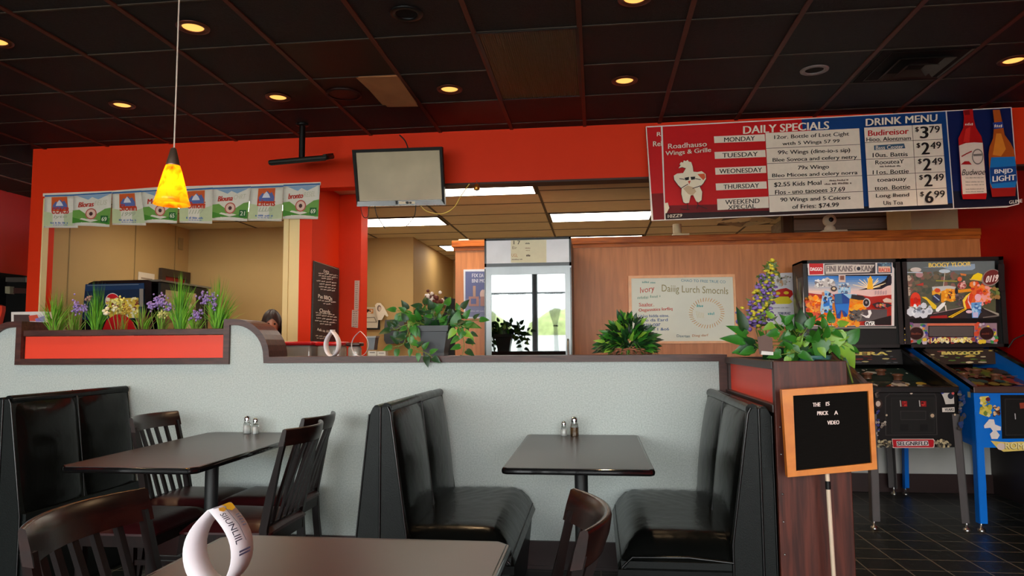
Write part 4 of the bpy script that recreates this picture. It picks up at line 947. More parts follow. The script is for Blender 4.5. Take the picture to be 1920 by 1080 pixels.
# ------------------------------------------------------------------ felt letter board on its pole
LYB = 2.96
t = thing('letter_board_sign', 'oak framed black felt letter board on a thin white pole', 'sign', (.915, 2.97, 0))
o4 = [(1466, 731), (1636, 719), (1645, 880), (1477, 895)]; i4 = [(1487, 742), (1628, 733), (1635, 868), (1493, 883)]
frame_slab(o4, i4, LYB, .035).build('frame', FRAMEW, t)
mb = MB(); N_ = 46
for k in range(N_):
    f0 = k/N_; f1 = (k+.55)/N_; f2 = (k+1)/N_
    def row(f): return [onY(i4[0][0]+(i4[3][0]-i4[0][0])*f, i4[0][1]+(i4[3][1]-i4[0][1])*f, LYB+.014), onY(i4[1][0]+(i4[2][0]-i4[1][0])*f, i4[1][1]+(i4[2][1]-i4[1][1])*f, LYB+.014)]
    A, B, D = row(f0), row(f1), row(f2); O = Vector((0, -.003, 0))
    mb.add([A[0]+O, A[1]+O, B[1]+O, B[0]+O], [[0, 1, 2, 3]]).add([B[0], B[1], D[1], D[0]], [[0, 1, 2, 3]]).add([B[0]+O, B[1]+O, B[1], B[0]], [[0, 1, 2, 3]])
felt = mb.build('felt_panel', mat('black_felt', (20, 17, 15), .95, var=.2, vs=200, spec=.05), t, fix=False)
slab(i4, LYB+.018, .012).build('backing', MATTE, t)
a = Art(planeY(LYB+.010)); a.off = (1280, 640, 2.4547); LT = (232, 206, 196)
for s_, x, y, w_ in (('THE', 598, 283, 36), ('IS', 658, 279, 18), ('PRICK', 618, 322, 52), ('A', 696, 320, 18), ('VIDEO', 664, 365, 56)): a.text(s_, x, y, x+w_, y-2, 18, LT, .06)
a.build('letters', felt)
pt, pb = onY(1554, 889, LYB+.02), onY(1566, 1078, LYB+.02); d = (pb-pt); bot = pt+d*((pt.z-.02)/-d.z)
MB().tube([pt+Vector((0, .02, .2)), pt+Vector((0, .02, 0)), bot+Vector((0, .02, 0))], .0085, 10).build('pole', mat('cream_pole', (214, 190, 164), .4), t)
q = pt+d*.13; MB().tube([q+Vector((0, .02, .02)), q+Vector((0, .02, -.012))], .0105, 10).build('collar', BLACK, t)
MB().lathe([(0, .03), (.03, .028), (.06, .008), (.065, 0)], (bot.x, bot.y+.02, 0), 24).build('base', IRON, t)

# ------------------------------------------------------------------ pinball machines
def pinball(label, x0, x1, side, inner, art_back, art_front, art_field, legm, decal_side=None, name='pinball_machine', seat_bot=.555):
    t = thing(name, label, 'pinball machine', ((x0+x1)/2, 5.85, 0), 'pinball machines')
    yf, yb = 5.30, 6.50; zf, zb = .955, 1.235; zb0 = .66
    th = .02
    # cabinet sides
    for xa in (x0, x1-th): MB().prism([(yf, seat_bot), (yb, zb0), (yb, zb), (6.20, zb), (yf, zf)], 'x', xa, xa+th).build('side_panel', [side], t)
    MB().box(x0+th, x1-th, yf, yf+.02, seat_bot, zf-.02).build('front_panel', [side], t)
    MB().prism([(yf+.02, seat_bot), (yb, zb0), (yb, zb0+.02), (yf+.02, seat_bot+.02)], 'x', x0+th, x1-th).build('bottom', MATTE, t)
    MB().box(x0+th, x1-th, yb-.02, yb, zb0, zb).build('rear_panel', MATTE, t)
    dz = (zb-zf)/(6.20-yf)
    for xa in (x0-.004, x1-.03): MB().prism([(yf-.006, zf-.012), (6.2, zb-.012), (6.2, zb+.014), (yf-.006, zf+.014)], 'x', xa, xa+.034).build('side_rail', BLACKG, t)
    MB().box(x0-.004, x1+.004, yf-.012, yf+.045, zf-.03, zf+.014, 0, .005).build('lockdown_bar', inner[1], t)
    # playfield under glass
    fx0, fx1 = x0+th, x1-th
    def ff(u, v): return Vector((fx0+(fx1-fx0)*u, yf+.04+(6.12-yf-.04)*v, zf-.075+(.19)*v))
    MB().add([ff(0, 0), ff(1, 0), ff(1, 1), ff(0, 1)], [[0, 1, 2, 3]]).build('playfield', [inner[0]], t, fix=False)
    n_ = (ff(1, 0)-ff(0, 0)).cross(ff(0, 1)-ff(0, 0)).normalized()
    a = Art(ff, n_, eps=.001); art_field(a); o = a.build('playfield_art', t)
    # bumpers and rails on the playfield
    for (u, v) in ((.3, .62), (.55, .75), (.68, .58)):
        c = ff(u, v); MB().lathe([(.03, 0), (.03, .03), (.04, .034), (.04, .044), (0, .05)], tuple(c), 16).build('bumper', mat('bumper_white', (110, 70, 50), .3), t)
    # apron (the upright rear art behind the glass)
    b0 = Art(lambda u, v: Vector((fx0+(fx1-fx0)*u, 6.13, 1.10+.12*v)), (0, -1, 0)); b0.rect(0, 0, 1, 1, inner[2]); r2 = random.Random(5)
    b0.blobs(26, .05, .1, .95, .9, .02, .06, inner[3], r2); b0.text('BAYGOCO' if x0 > 2.5 else 'LERA', .3, .85, .78, .85, -.22, (226, 206, 110), .05); b0.build('rear_apron', t)
    # backbox
    bx0, bx1, by = inner[4], inner[5], 6.1
    zt = 1.957
    mb = MB().box(bx0, bx0+.035, by, 6.42, 1.235, zt).box(bx1-.035, bx1, by, 6.42, 1.235, zt).box(bx0, bx1, by, 6.42, zt-.028, zt).box(bx0, bx1, by, 6.42, 1.235, 1.26).box(bx0, bx1, 6.38, 6.42, 1.235, zt)
    mb.build('backbox', mat('backbox_black', (22, 21, 20), .35), t)
    MB().box(bx0+.035, bx1-.035, by+.02, by+.04, 1.26, zt-.028).build('backbox_face', BLACK, t)
    art_back(t, by+.018)
    MB().box((bx0+bx1)/2-.22, (bx0+bx1)/2+.22, 6.15, 6.4, zb-.02, 1.24).build('neck', BLACK, t)
    # legs
    for i, (lx, sg) in enumerate(((x0, -1), (x1, 1))):
        for (y_, sy, zt_) in ((yf+.01, -1, .78 if legm is LEGM else .80), (yb-.02, 1, .84)):
            spl = .02
            A = [(lx+sg*.004, y_-sy*.0, zt_), (lx+sg*spl, y_+sy*.015, .05)]
            mb = MB()
            for (wx, wy) in ((.052, .006), (.006, .052)):
                vs = []
                for (px_, py_, pz_) in A:
                    xa = px_; ya = y_+sy*(.012 if pz_ > .1 else .03)
                    xs = (xa, xa-sg*wx); ys = (ya, ya-sy*wy)
                    vs += [(xs[0], ys[0], pz_), (xs[1], ys[0], pz_), (xs[1], ys[1], pz_), (xs[0], ys[1], pz_)]
                mb.add(vs, [[0, 1, 2, 3], [4, 5, 6, 7], [0, 1, 5, 4], [1, 2, 6, 5], [2, 3, 7, 6], [3, 0, 4, 7]])
            lg = mb.build('leg', legm, t)
            MB().lathe([(.008, .06), (.008, .02), (.022, .014), (.024, 0)], (A[1][0]-sg*.016, A[1][1]+sy*.0, 0), 14).build('leveller_foot', STEEL, lg)
    art_front(t, yf-.001)
    return t

PFB = mat('playfield_dark', (40, 52, 48), .15, var=.3, vs=6, coat=.6)
PFR = mat('playfield_red', (70, 26, 20), .15, var=.4, vs=6, coat=.6)
def back1(t, Y):
    a = Art(planeY(Y), glow=.3); a.off = (1490, 480, 7.714); r2 = random.Random(21)
    a.poly([(120, 160), (160, 100), (1370, 96), (1440, 180), (1440, 1010), (126, 1016)], (218, 204, 198))
    a.poly([(148, 170), (1390, 170), (1400, 900), (1380, 1004), (160, 1004)], (26, 22, 24))
    # sky, dusk bands, fire ground
    for k in range(8):
        f = k/7; c = (int(52+f*180), int(116+f*80), int(186-f*10)); y = 290+k*30
        a.poly([(152, y), (1340-k*k*9, y), (1330-(k+1)*(k+1)*9, y+32), (152, y+32)], c)
    a.poly([(152, 530), (860, 500), (1130, 480), (1396, 420), (1396, 600), (152, 600)], (226, 186, 176))
    a.poly([(152, 530), (400, 560), (860, 552), (1100, 590), (1396, 560), (1396, 1004), (160, 1004)], (168, 34, 22)); a.poly([(152, 600), (380, 620), (560, 600), (960, 640), (960, 780), (560, 860), (152, 800)], (222, 126, 40))
    a.poly([(152, 700), (300, 780), (340, 860), (520, 820), (780, 900), (960, 960), (900, 1000), (160, 1000)], (206, 66, 22)); a.poly([(780, 780), (1330, 770), (1330, 930), (840, 950)], (84, 74, 74))
    a.poly([(1000, 960), (1390, 860), (1390, 1000), (1000, 1000)], (24, 18, 18)); a.poly([(1340, 290), (1396, 290), (1396, 400), (1250, 480), (1100, 490), (1280, 440), (1330, 380)], (24, 26, 40))
    for k in range(16):
        q = PI*(.08+.84*k/15); a.line([(1085+30*math.cos(q), 470-20*math.sin(q)), (1085+(150+60*(k % 3))*math.cos(q), 480-(150+20*(k % 2))*math.sin(q))], 9, (238, 216, 176), k == 0)
    a.poly([(1040, 480), (1060, 330), (1090, 286), (1116, 340), (1130, 480)], (240, 176, 40)); a.blobs(90, 380, 820, 900, 1000, 14, 40, [(236, 150, 30), (240, 180, 50), (226, 110, 24)], r2)
    a.blobs(50, 160, 600, 340, 800, 12, 34, [(226, 140, 30), (200, 70, 24), (240, 176, 60)], r2); a.blobs(40, 790, 620, 1000, 770, 14, 36, [(240, 166, 34), (226, 140, 30)], r2)
    # pale machine, two blocky blue figures, generic
    a.poly([(262, 450), (300, 380), (400, 340), (460, 310), (520, 350), (580, 420), (540, 460), (420, 450), (300, 470)], (196, 186, 180)); a.blobs(40, 280, 350, 560, 450, 8, 22, [(230, 226, 220), (120, 110, 110), (160, 150, 146)], r2)
    BB, BD, BLT = (24, 110, 196), (14, 62, 140), (150, 190, 214)
    a.rect(620, 262, 718, 384, (206, 180, 166)); a.rect(640, 290, 700, 350, (128, 84, 70)); a.poly([(610, 440), (650, 400), (740, 400), (790, 440), (790, 540), (610, 540)], BLT); a.blobs(26, 620, 410, 780, 540, 10, 22, [(90, 110, 140), (200, 206, 210), (170, 150, 140)], r2)
    a.poly([(556, 560), (700, 540), (780, 560), (770, 700), (740, 880), (690, 880), (660, 780), (640, 910), (590, 900), (560, 700)], BD); a.poly([(566, 700), (770, 690), (750, 860), (700, 800), (650, 780), (600, 850)], BB); a.poly([(560, 555), (660, 545), (670, 690), (570, 690)], (30, 96, 150)); a.poly([(680, 550), (880, 560), (880, 600), (770, 620)], BLT)
    a.poly([(380, 580), (420, 500), (480, 520), (540, 580), (520, 760), (480, 850), (430, 800), (370, 860), (350, 790)], BLT); a.poly([(390, 620), (480, 610), (490, 720), (400, 740)], BB); a.blobs(40, 370, 540, 540, 820, 8, 24, [(40, 50, 70), (190, 190, 190), (196, 120, 80), BB], r2)
    a.ell(545, 480, 46, 40, (70, 60, 60)); a.ell(545, 476, 24, 18, (216, 190, 150)); a.poly([(800, 560), (960, 580), (1040, 640), (900, 640), (790, 620)], (40, 34, 34)); a.ell(1015, 680, 54, 66, (196, 190, 184)); a.ell(1010, 680, 42, 52, (30, 26, 30)); a.ell(1010, 676, 16, 20, (150, 130, 130))
    a.poly([(1090, 700), (1180, 670), (1330, 690), (1380, 720), (1260, 770), (1150, 760)], (46, 34, 36)); a.blobs(14, 1160, 690, 1300, 750, 8, 18, [(200, 80, 70), (220, 160, 60), (150, 150, 150)], r2); a.poly([(918, 840), (1010, 870), (1040, 850), (1030, 790), (1070, 785), (1086, 830), (1050, 900), (1000, 896)], (236, 226, 220)); a.blobs(50, 780, 800, 960, 930, 10, 26, [(90, 84, 80), (130, 120, 110), (60, 54, 54)], r2)
    a.poly([(1240, 640), (1290, 610), (1360, 630), (1380, 680), (1260, 676)], (214, 180, 160))
    # title band
    a.poly([(164, 120), (1380, 104), (1390, 270), (170, 290)], (218, 204, 198)); a.poly([(184, 118), (386, 118), (386, 272), (190, 278)], (200, 30, 34)); a.text('DAGGO', 200, 174, 372, 174, 50, (240, 226, 220), .06)
    a.poly([(404, 122), (1134, 108), (1134, 262), (404, 280)], (64, 58, 60)); a.poly([(414, 140), (590, 128), (1124, 136), (1050, 244), (420, 268)], (206, 190, 176)); a.text('FINI KANS O KAN', 430, 152, 1090, 146, 84, (120, 104, 100), .05); a.ell(888, 190, 44, 60, (206, 190, 176)); a.ell(892, 192, 28, 28, (50, 50, 58))
    a.poly([(1158, 112), (1366, 106), (1370, 256), (1160, 262)], (60, 78, 96)); a.poly([(1174, 160), (1346, 160), (1350, 244), (1176, 248)], (226, 176, 150)); a.text('RACER', 1184, 184, 1346, 188, 54, (206, 76, 60), .05); a.blobs(24, 1180, 112, 1350, 160, 6, 14, [(120, 150, 160), (90, 110, 130)], r2)
    a.poly([(272, 946), (430, 934), (452, 1004), (292, 1010)], (236, 228, 222)); a.words(300, 966, 420, 960, 24, (120, 110, 110), r2); a.text('GYSR', 980, 950, 1124, 946, 58, (240, 232, 226), .05); a.words(1120, 510, 1290, 500, 60, (186, 150, 150), r2, 4)
    a.build('backglass', t)
    b = Art(planeY(Y)); b.off = (1340, 440, 3.31); b.poly([(545, 572), (1126, 570), (1126, 582), (545, 584)], (150, 146, 142)); b.rect(548, 590, 1128, 690, (38, 38, 38)); b.line([(1142, 180), (1142, 560)], 5, (150, 150, 150)); b.build('speaker_panel', t)
    # worn art on the near side of the backbox
    r3 = random.Random(4); s = Art(lambda u, v: Vector((1.703, 6.12+.28*u, 1.28+.66*v)), (-1, 0, 0)); s.rect(0, 0, 1, .82, (110, 106, 104)); s.rect(0, .82, 1, 1, (84, 62, 44)); s.blobs(60, .1, .05, .9, .8, .04, .12, [(150, 146, 150), (176, 150, 120), (90, 84, 70), (130, 140, 100)], r3); s.build('side_art', t)
def front1(t, Y):
    a = Art(planeY(Y)); a.off = (1580, 620, 4.5); r2 = random.Random(8)
    D = (22, 20, 19)
    a.poly([(355, 560), (395, 528), (780, 530), (790, 560), (800, 880), (360, 885)], (52, 50, 48)); a.poly([(364, 564), (398, 536), (772, 538), (782, 562), (790, 874), (368, 878)], D)
    a.poly([(408, 566), (774, 566), (774, 862), (412, 866)], (44, 42, 40)); a.poly([(412, 570), (770, 570), (770, 858), (416, 862)], (26, 25, 24))
    for x in (480, 640): a.poly([(x, 588), (x+8, 588), (x+14, 640), (x+6, 640)], (200, 196, 190)); a.poly([(x+16, 594), (x+62, 594), (x+64, 640), (x+20, 640)], (150, 20, 22), False); a.blobs(6, x+24, 600, x+56, 634, 4, 8, [(216, 60, 50), (60, 10, 12)], r2)
    a.poly([(482, 676), (700, 676), (700, 752), (486, 752)], (60, 58, 56)); a.poly([(486, 680), (696, 680), (696, 748), (490, 748)], (30, 29, 28))
    for x in (485, 650): a.poly([(x, 790), (x+64, 790), (x+64, 842), (x, 842)], (14, 13, 13))
    a.ell(752, 716, 30, 30, (44, 42, 40)); a.ell(752, 716, 16, 16, (196, 170, 140)); a.ell(574, 528, 12, 8, (226, 206, 190)); a.ell(366, 712, 9, 9, (206, 186, 160), 10, False); a.ell(942, 708, 9, 9, (206, 186, 160), 10, False)
    a.poly([(818, 508), (930, 506), (936, 616), (862, 620), (846, 566)], (206, 200, 192)); a.poly([(818, 508), (860, 506), (846, 530), (826, 534)], (50, 60, 140)); a.ell(906, 550, 26, 26, (30, 34, 50)); a.ell(924, 528, 12, 12, (214, 90, 90)); a.poly([(832, 650), (936, 644), (938, 684), (834, 686)], (226, 216, 206)); a.text('YEARS', 852, 656, 932, 652, 22, D, .03)
    a.poly([(408, 910), (758, 910), (770, 924), (768, 976), (754, 988), (416, 988)], (220, 190, 184)); a.poly([(414, 916), (754, 916), (762, 928), (760, 972), (750, 982), (422, 982)], (190, 20, 34)); a.poly([(446, 930), (712, 926), (720, 968), (450, 972)], (220, 206, 206)); a.text('SELGNRFLD', 452, 934, 714, 932, 32, (30, 26, 40), .06)
    for x0_, x1_ in ((290, 400), (775, 895)): a.blobs(30, x0_, 925, x1_, 975, 8, 17, [(120, 110, 90), (166, 156, 130), (60, 56, 50), (196, 180, 140)], r2)
    a.ell(292, 615, 34, 40, (60, 40, 34)); a.ell(290, 615, 20, 24, (220, 196, 180)); a.blobs(14, 268, 500, 300, 560, 6, 14, [(120, 106, 96), (60, 50, 46)], r2); a.blobs(12, 312, 765, 350, 810, 6, 12, [(206, 196, 180), (120, 110, 100)], r2); a.blobs(16, 272, 660, 296, 900, 6, 12, [(60, 60, 130), (160, 150, 150)], r2)
    a.blobs(26, 965, 510, 1010, 830, 8, 20, [(60, 56, 54), (100, 96, 92), (40, 60, 110)], r2)
    a.build('coin_door', t)
def field1(a):
    r2 = random.Random(31); a.rect(.02, .55, .98, .98, (34, 50, 46)); a.blobs(60, .05, .1, .95, .5, .02, .07, [(120, 40, 30), (180, 150, 60), (60, 40, 34), (190, 190, 180), (90, 84, 90)], r2); a.poly([(.3, .76), (.62, .74), (.6, .8), (.4, .83)], (206, 206, 196)); a.blobs(18, .05, .55, .95, .95, .008, .02, [(190, 196, 190)], r2)
    for k in range(3): a.poly([(.42+.09*k, .26), (.5+.09*k, .26), (.46+.09*k, .36)], (220, 206, 204), k == 0)
pinball('black pinball machine, the left one, with blue and orange backglass', 1.885, 2.475, mat('black_cabinet', (15, 14, 14), .35, spec=.25), (PFB, BLACK, (44, 40, 40), [(120, 50, 40), (190, 176, 120), (90, 90, 96)], 1.703, 2.462), back1, front1, field1, LEGM)
def back2(t, Y):
    a = Art(planeY(Y), glow=.3); a.off = (1690, 480, 6.0); r2 = random.Random(22)
    a.poly([(46, 66), (1048, 56), (1066, 700), (46, 705)], (84, 84, 70)); a.poly([(46, 66), (1048, 56), (1050, 190), (46, 240)], (100, 106, 104)); a.poly([(46, 560), (300, 640), (700, 590), (1066, 560), (1066, 700), (46, 705)], (44, 38, 38))
    a.poly([(700, 300), (1056, 330), (1060, 640), (880, 570), (720, 520)], (78, 80, 56)); a.blobs(90, 60, 180, 700, 420, 10, 34, [(92, 90, 74), (110, 96, 76), (70, 78, 66), (130, 90, 80)], r2)
    a.poly([(230, 130), (820, 90), (824, 140), (790, 160), (560, 165), (460, 130)], (146, 164, 180)); a.ell(480, 172, 64, 22, (190, 200, 206)); a.line([(484, 186), (466, 340)], 8, (186, 176, 160)); a.text('BOOGY YLOOR', 300, 82, 776, 66, 48, (236, 200, 96), .06)
    a.ell(156, 156, 62, 26, (206, 190, 180)); a.ell(196, 210, 42, 34, (176, 130, 130)); a.line([(46, 186), (230, 190)], 9, (190, 200, 210)); a.poly([(150, 330), (240, 300), (240, 336)], (176, 60, 50)); a.poly([(380, 272), (620, 280), (620, 292), (380, 286)], (146, 140, 60))
    a.blobs(26, 50, 230, 110, 440, 10, 24, [(160, 120, 100), (190, 170, 150), (120, 90, 80)], r2); a.poly([(650, 196), (720, 206), (716, 226), (660, 220)], (206, 120, 60))
    a.ell(148, 490, 58, 80, (214, 60, 38)); a.rect(90, 480, 206, 570, (214, 60, 38), False); a.ell(150, 500, 26, 34, (180, 40, 28))
    for x, y, r in ((100, 630, 52), (160, 650, 50), (240, 650, 54), (300, 620, 44), (240, 560, 36)): a.ell(x, y, r, r, (206, 206, 212), 7)
    a.blobs(16, 80, 560, 320, 660, 10, 24, [(176, 180, 190), (230, 230, 232), (120, 120, 130)], r2); a.line([(72, 576), (180, 574)], 7, (230, 226, 220))
    a.poly([(330, 350), (520, 336), (600, 350), (560, 420), (420, 420), (340, 400)], (186, 184, 180)); a.poly([(330, 400), (380, 360), (430, 400), (420, 440), (330, 440)], (226, 160, 50)); a.ell(392, 390, 32, 24, (200, 70, 40)); a.ell(380, 480, 44, 52, (50, 54, 76)); a.line([(350, 450), (410, 500)], 10, (150, 170, 200))
    a.poly([(210, 462), (260, 462), (380, 560), (376, 600), (340, 596), (270, 500)], (226, 186, 40)); a.poly([(370, 600), (440, 530), (480, 520), (470, 560), (400, 630), (374, 626)], (230, 226, 222)); a.line([(478, 560), (488, 620)], 14, (220, 206, 190))
    a.poly([(430, 400), (520, 370), (600, 380), (600, 480), (540, 520), (480, 500), (450, 530), (430, 520)], (220, 140, 30)); a.ell(532, 440, 26, 44, (60, 44, 50)); a.ell(600, 400, 18, 34, (30, 32, 44)); a.blobs(20, 470, 380, 590, 510, 8, 18, [(240, 176, 60), (190, 100, 30)], r2)
    a.ell(660, 336, 50, 40, (196, 120, 110)); a.ell(636, 264, 26, 26, (206, 96, 60)); a.blobs(16, 620, 300, 710, 366, 8, 16, [(220, 180, 170), (150, 60, 60)], r2); a.line([(624, 400), (780, 384)], 34, (222, 140, 36)); a.blobs(24, 590, 440, 700, 560, 8, 20, [(110, 90, 90), (80, 70, 74)], r2)
    a.poly([(770, 400), (720, 440), (664, 500), (672, 560), (700, 600), (780, 590), (800, 440)], (206, 66, 30)); a.poly([(760, 410), (700, 450), (664, 500), (680, 580), (710, 604), (690, 520), (720, 460)], (236, 200, 70)); a.poly([(740, 440), (728, 500), (770, 580), (760, 600), (722, 520), (726, 460)], (226, 190, 196))
    a.blobs(60, 770, 300, 970, 550, 14, 34, [(216, 96, 40), (196, 60, 36), (226, 130, 50), (230, 150, 140)], r2); a.ell(790, 316, 14, 24, (226, 190, 170)); a.poly([(752, 262), (780, 220), (830, 194), (880, 210), (884, 256), (900, 276), (744, 276)], (236, 200, 30)); a.line([(740, 266), (900, 290), (920, 330)], 9, (206, 170, 100)); a.ell(830, 470, 36, 40, (226, 170, 180))
    a.poly([(754, 530), (874, 520), (858, 640), (830, 698), (766, 698)], (96, 150, 200)); a.blobs(16, 766, 540, 860, 640, 8, 20, [(160, 196, 220), (60, 100, 160)], r2); a.poly([(770, 636), (832, 636), (828, 692), (774, 692)], (190, 180, 210)); a.ell(730, 630, 36, 18, (220, 180, 190))
    a.poly([(490, 690), (690, 586), (700, 604), (540, 696)], (232, 180, 30)); a.line([(520, 690), (680, 602)], 5, (60, 40, 20)); a.poly([(300, 680), (480, 668), (490, 700), (290, 703)], (150, 30, 26)); a.line([(330, 650), (660, 582)], 6, (170, 140, 140)); a.poly([(886, 586), (1060, 650), (1062, 676), (900, 600)], (150, 140, 124)); a.poly([(880, 690), (1060, 665), (1062, 680), (884, 700)], (110, 100, 92))
    a.ell(970, 250, 112, 86, (140, 120, 112), rot=-.6); a.ell(974, 246, 98, 76, (104, 40, 38), rot=-.6); a.poly([(1049, 100), (1120, 100), (1120, 400), (1056, 400)], (22, 21, 20)); a.text('0119', 904, 232, 1040, 214, 76, (222, 200, 190), .05, lean=20); a.blobs(30, 960, 370, 1056, 470, 10, 24, [(110, 120, 60), (150, 110, 60), (84, 96, 60)], r2)
    a.build('backglass', t)
    b = Art(planeY(Y), glow=.2); b.off = (1690, 480, 6.0)
    b.poly([(38, 758), (1074, 754), (1078, 990), (880, 966), (200, 968), (40, 990)], (150, 120, 130)); b.poly([(290, 758), (824, 756), (824, 790), (290, 790)], (214, 110, 80))
    CB = [(226, 190, 50), (60, 140, 70), (60, 70, 150), (210, 80, 50), (120, 80, 130), (230, 150, 60), (200, 180, 190)]
    b.blobs(46, 44, 770, 290, 975, 12, 28, CB, r2); b.blobs(46, 826, 766, 1070, 975, 12, 28, CB, r2); b.blobs(50, 280, 915, 850, 968, 12, 24, [(226, 200, 90), (150, 60, 50), (230, 220, 190), (80, 50, 100)], r2)
    b.rect(296, 784, 808, 912, (16, 14, 14)); b.rect(304, 790, 802, 904, (84, 76, 74)); b.text('LARGO BOWNS', 322, 924, 776, 922, 44, (250, 232, 150), .07)
    for x in (160, 948): b.ell(x, 872, 84, 76, (130, 110, 90)); b.ell(x, 872, 78, 70, (40, 16, 14)); b.words(x-56, 862, x+50, 858, 26, (110, 50, 34), r2, 4)
    b.build('speaker_panel', t)
def front2(t, Y):
    a = Art(planeY(Y)); a.off = (1580, 620, 4.5); r2 = random.Random(9)
    a.poly([(1330, 542), (1800, 542), (1800, 906), (1344, 912)], (14, 13, 13)); a.poly([(1366, 574), (1770, 574), (1770, 880), (1372, 884)], (50, 48, 46)); a.poly([(1372, 580), (1764, 580), (1764, 874), (1378, 878)], (22, 21, 20)); a.poly([(1490, 610), (1540, 606), (1540, 655), (1496, 658)], (150, 60, 40)); a.line([(1452, 700), (1456, 745)], 8, (190, 190, 190))
    Y1 = (226, 206, 90)
    a.poly([(1156, 556), (1230, 552), (1240, 590), (1200, 600), (1196, 640), (1244, 620), (1248, 700), (1210, 724), (1150, 700), (1160, 650), (1180, 640), (1160, 600)], Y1); a.blobs(20, 1160, 560, 1244, 716, 8, 18, [(120, 140, 60), (236, 224, 160), (200, 180, 60)], r2); a.ell(1222, 578, 20, 18, (120, 30, 40)); a.ell(1238, 688, 16, 16, Y1); a.blobs(18, 1272, 644, 1318, 716, 8, 16, [(226, 170, 100), (90, 50, 40), (236, 200, 150)], r2)
    WH = (236, 226, 222); a.poly([(1186, 800), (1230, 746), (1270, 748), (1280, 790), (1330, 810), (1328, 840), (1290, 842), (1320, 880), (1300, 912), (1250, 912), (1236, 870), (1262, 846), (1240, 818), (1190, 822)], WH)
    a.poly([(1242, 928), (1330, 936), (1400, 940), (1500, 934), (1640, 940), (1700, 936), (1700, 1000), (1520, 1010), (1350, 1020), (1290, 980)], (236, 206, 110)); a.ell(1330, 976, 36, 30, (226, 200, 190)); a.text('ROMDO', 1360, 944, 1640, 950, 54, (96, 66, 40), .04); a.text('ROMDO', 1364, 942, 1642, 948, 52, (250, 232, 170), .02)
    a.build('coin_door', t)
def field2(a):
    r2 = random.Random(32); a.blobs(90, .04, .1, .96, .96, .02, .07, [(90, 34, 24), (150, 60, 30), (60, 50, 24), (120, 110, 50), (40, 70, 70), (140, 96, 90)], r2); a.blobs(20, .1, .6, .9, .95, .03, .08, [(90, 110, 40), (130, 90, 80), (70, 60, 40)], r2); a.line([(.02, .6), (.98, .63)], .012, (170, 130, 100)); a.blobs(14, .2, .05, .9, .2, .01, .03, [(220, 90, 60), (240, 220, 200)], r2)
p2 = pinball('blue pinball machine, the right one, with fruit coloured backglass', 2.575, 3.175, BLUE, (PFR, mat('bar_brown', (84, 62, 56), .3, .3), (60, 44, 36), [(226, 190, 90), (90, 120, 50), (150, 80, 70), (220, 200, 160)], 2.478, 3.245), back2, front2, field2, BLUE)
# plunger and bolts on the blue cabinet side, flat art
a = Art(lambda u, v: Vector((2.574, 5.32+u, .55+v)), (-1, 0, 0)); a.poly([(.02, .34), (.06, .34), (.06, .38), (.02, .38)], (210, 196, 160)); a.poly([(.3, .05), (.62, .1), (.5, .26), (.34, .2)], (206, 150, 30)); a.build('side_art', p2)

# cable on the right wall -----------------------------------------------------
cable([(1920, 628), (1902, 636), (1896, 644), (1890, 652)], 6.0, .006, 'cable', CAB, 'black cable drooping on the red wall beside the blue pinball machine')

# ------------------------------------------------------------------ drinks machine behind the planter
SY = 5.95; t = thing('drink_dispenser', 'black drinks machine with blue front and red circle behind the planter flowers', 'drink machine', (-4.2, 6.3, 0))
o4 = [(160, 548), (166, 531), (176, 527), (276, 524.5), (284, 528), (284, 720), (140, 720)]
cab = slab(o4, SY, .9).build('cabinet', BLACKG, t)
MB().box(-3.91, -3.885, SY+.05, SY+.85, 1.3, 1.86).build('side_panel', BLACK, t)
MB().box(-4.45, -3.87, SY+.02, SY+.88, 1.868, 1.885).build('top_cover', mat('cover_grey', (96, 88, 76), .4), t)
a = Art(planeY(SY-.001)); a.off = (60, 500, 4.8); r2 = random.Random(17)
a.poly([(482, 158), (1010, 148), (1014, 470), (450, 478)], (16, 36, 66)); a.poly([(482, 158), (1010, 148), (1010, 200), (480, 220)], (24, 52, 90)); a.line([(500, 170), (960, 160)], 5, (120, 130, 140))
a.ell(726, 310, 66, 72, (226, 216, 210)); a.ell(726, 300, 58, 56, (196, 22, 36)); a.poly([(680, 320), (772, 300), (776, 340), (690, 360)], (226, 216, 210)); a.poly([(690, 290), (960, 280), (966, 460), (700, 470)], (206, 180, 70))
a.blobs(110, 680, 290, 960, 450, 8, 18, [(236, 224, 150), (220, 190, 60), (120, 50, 40), (170, 130, 50), (230, 220, 190)], r2); a.poly([(640, 575), (680, 480), (760, 430), (840, 430), (920, 500), (950, 575)], (190, 16, 24)); a.rect(975, 200, 1010, 360, (130, 124, 118)); a.build('front_graphic', cab)
a = Art(lambda u, v: Vector((-3.884, SY+.12+.5*u, 1.36+.44*v)), (1, 0, 0)); a.rect(0, 0, 1, 1, (166, 150, 110)); a.blobs(40, .05, .05, .95, .95, .05, .14, [(150, 130, 80), (190, 176, 140), (110, 96, 60)], r2); a.build('side_graphic', t)
# red round topped bin lid beside it
single(MB().lathe([(.16, 0), (.15, .06), (.11, .12), (.05, .15), (0, .155)], (-3.72, 5.2, 1.26), 28).lathe([(.16, 0), (.16, -.2)], (-3.72, 5.2, 1.26), 28), 'round_canister', mat('red_plastic', (176, 16, 22), .35), 'red dome topped canister behind the planter flowers', 'canister', (-3.72, 5.2, 1.06))
single(MB().lathe([(.14, 0), (.13, .05), (.09, .10), (.04, .125), (0, .13)], (-3.33, 5.15, 1.27), 28).lathe([(.14, 0), (.14, -.21)], (-3.33, 5.15, 1.27), 28), 'round_canister', mat('red_plastic', (176, 16, 22), .35), 'smaller red canister behind the purple flowers', 'canister', (-3.33, 5.15, 1.06))
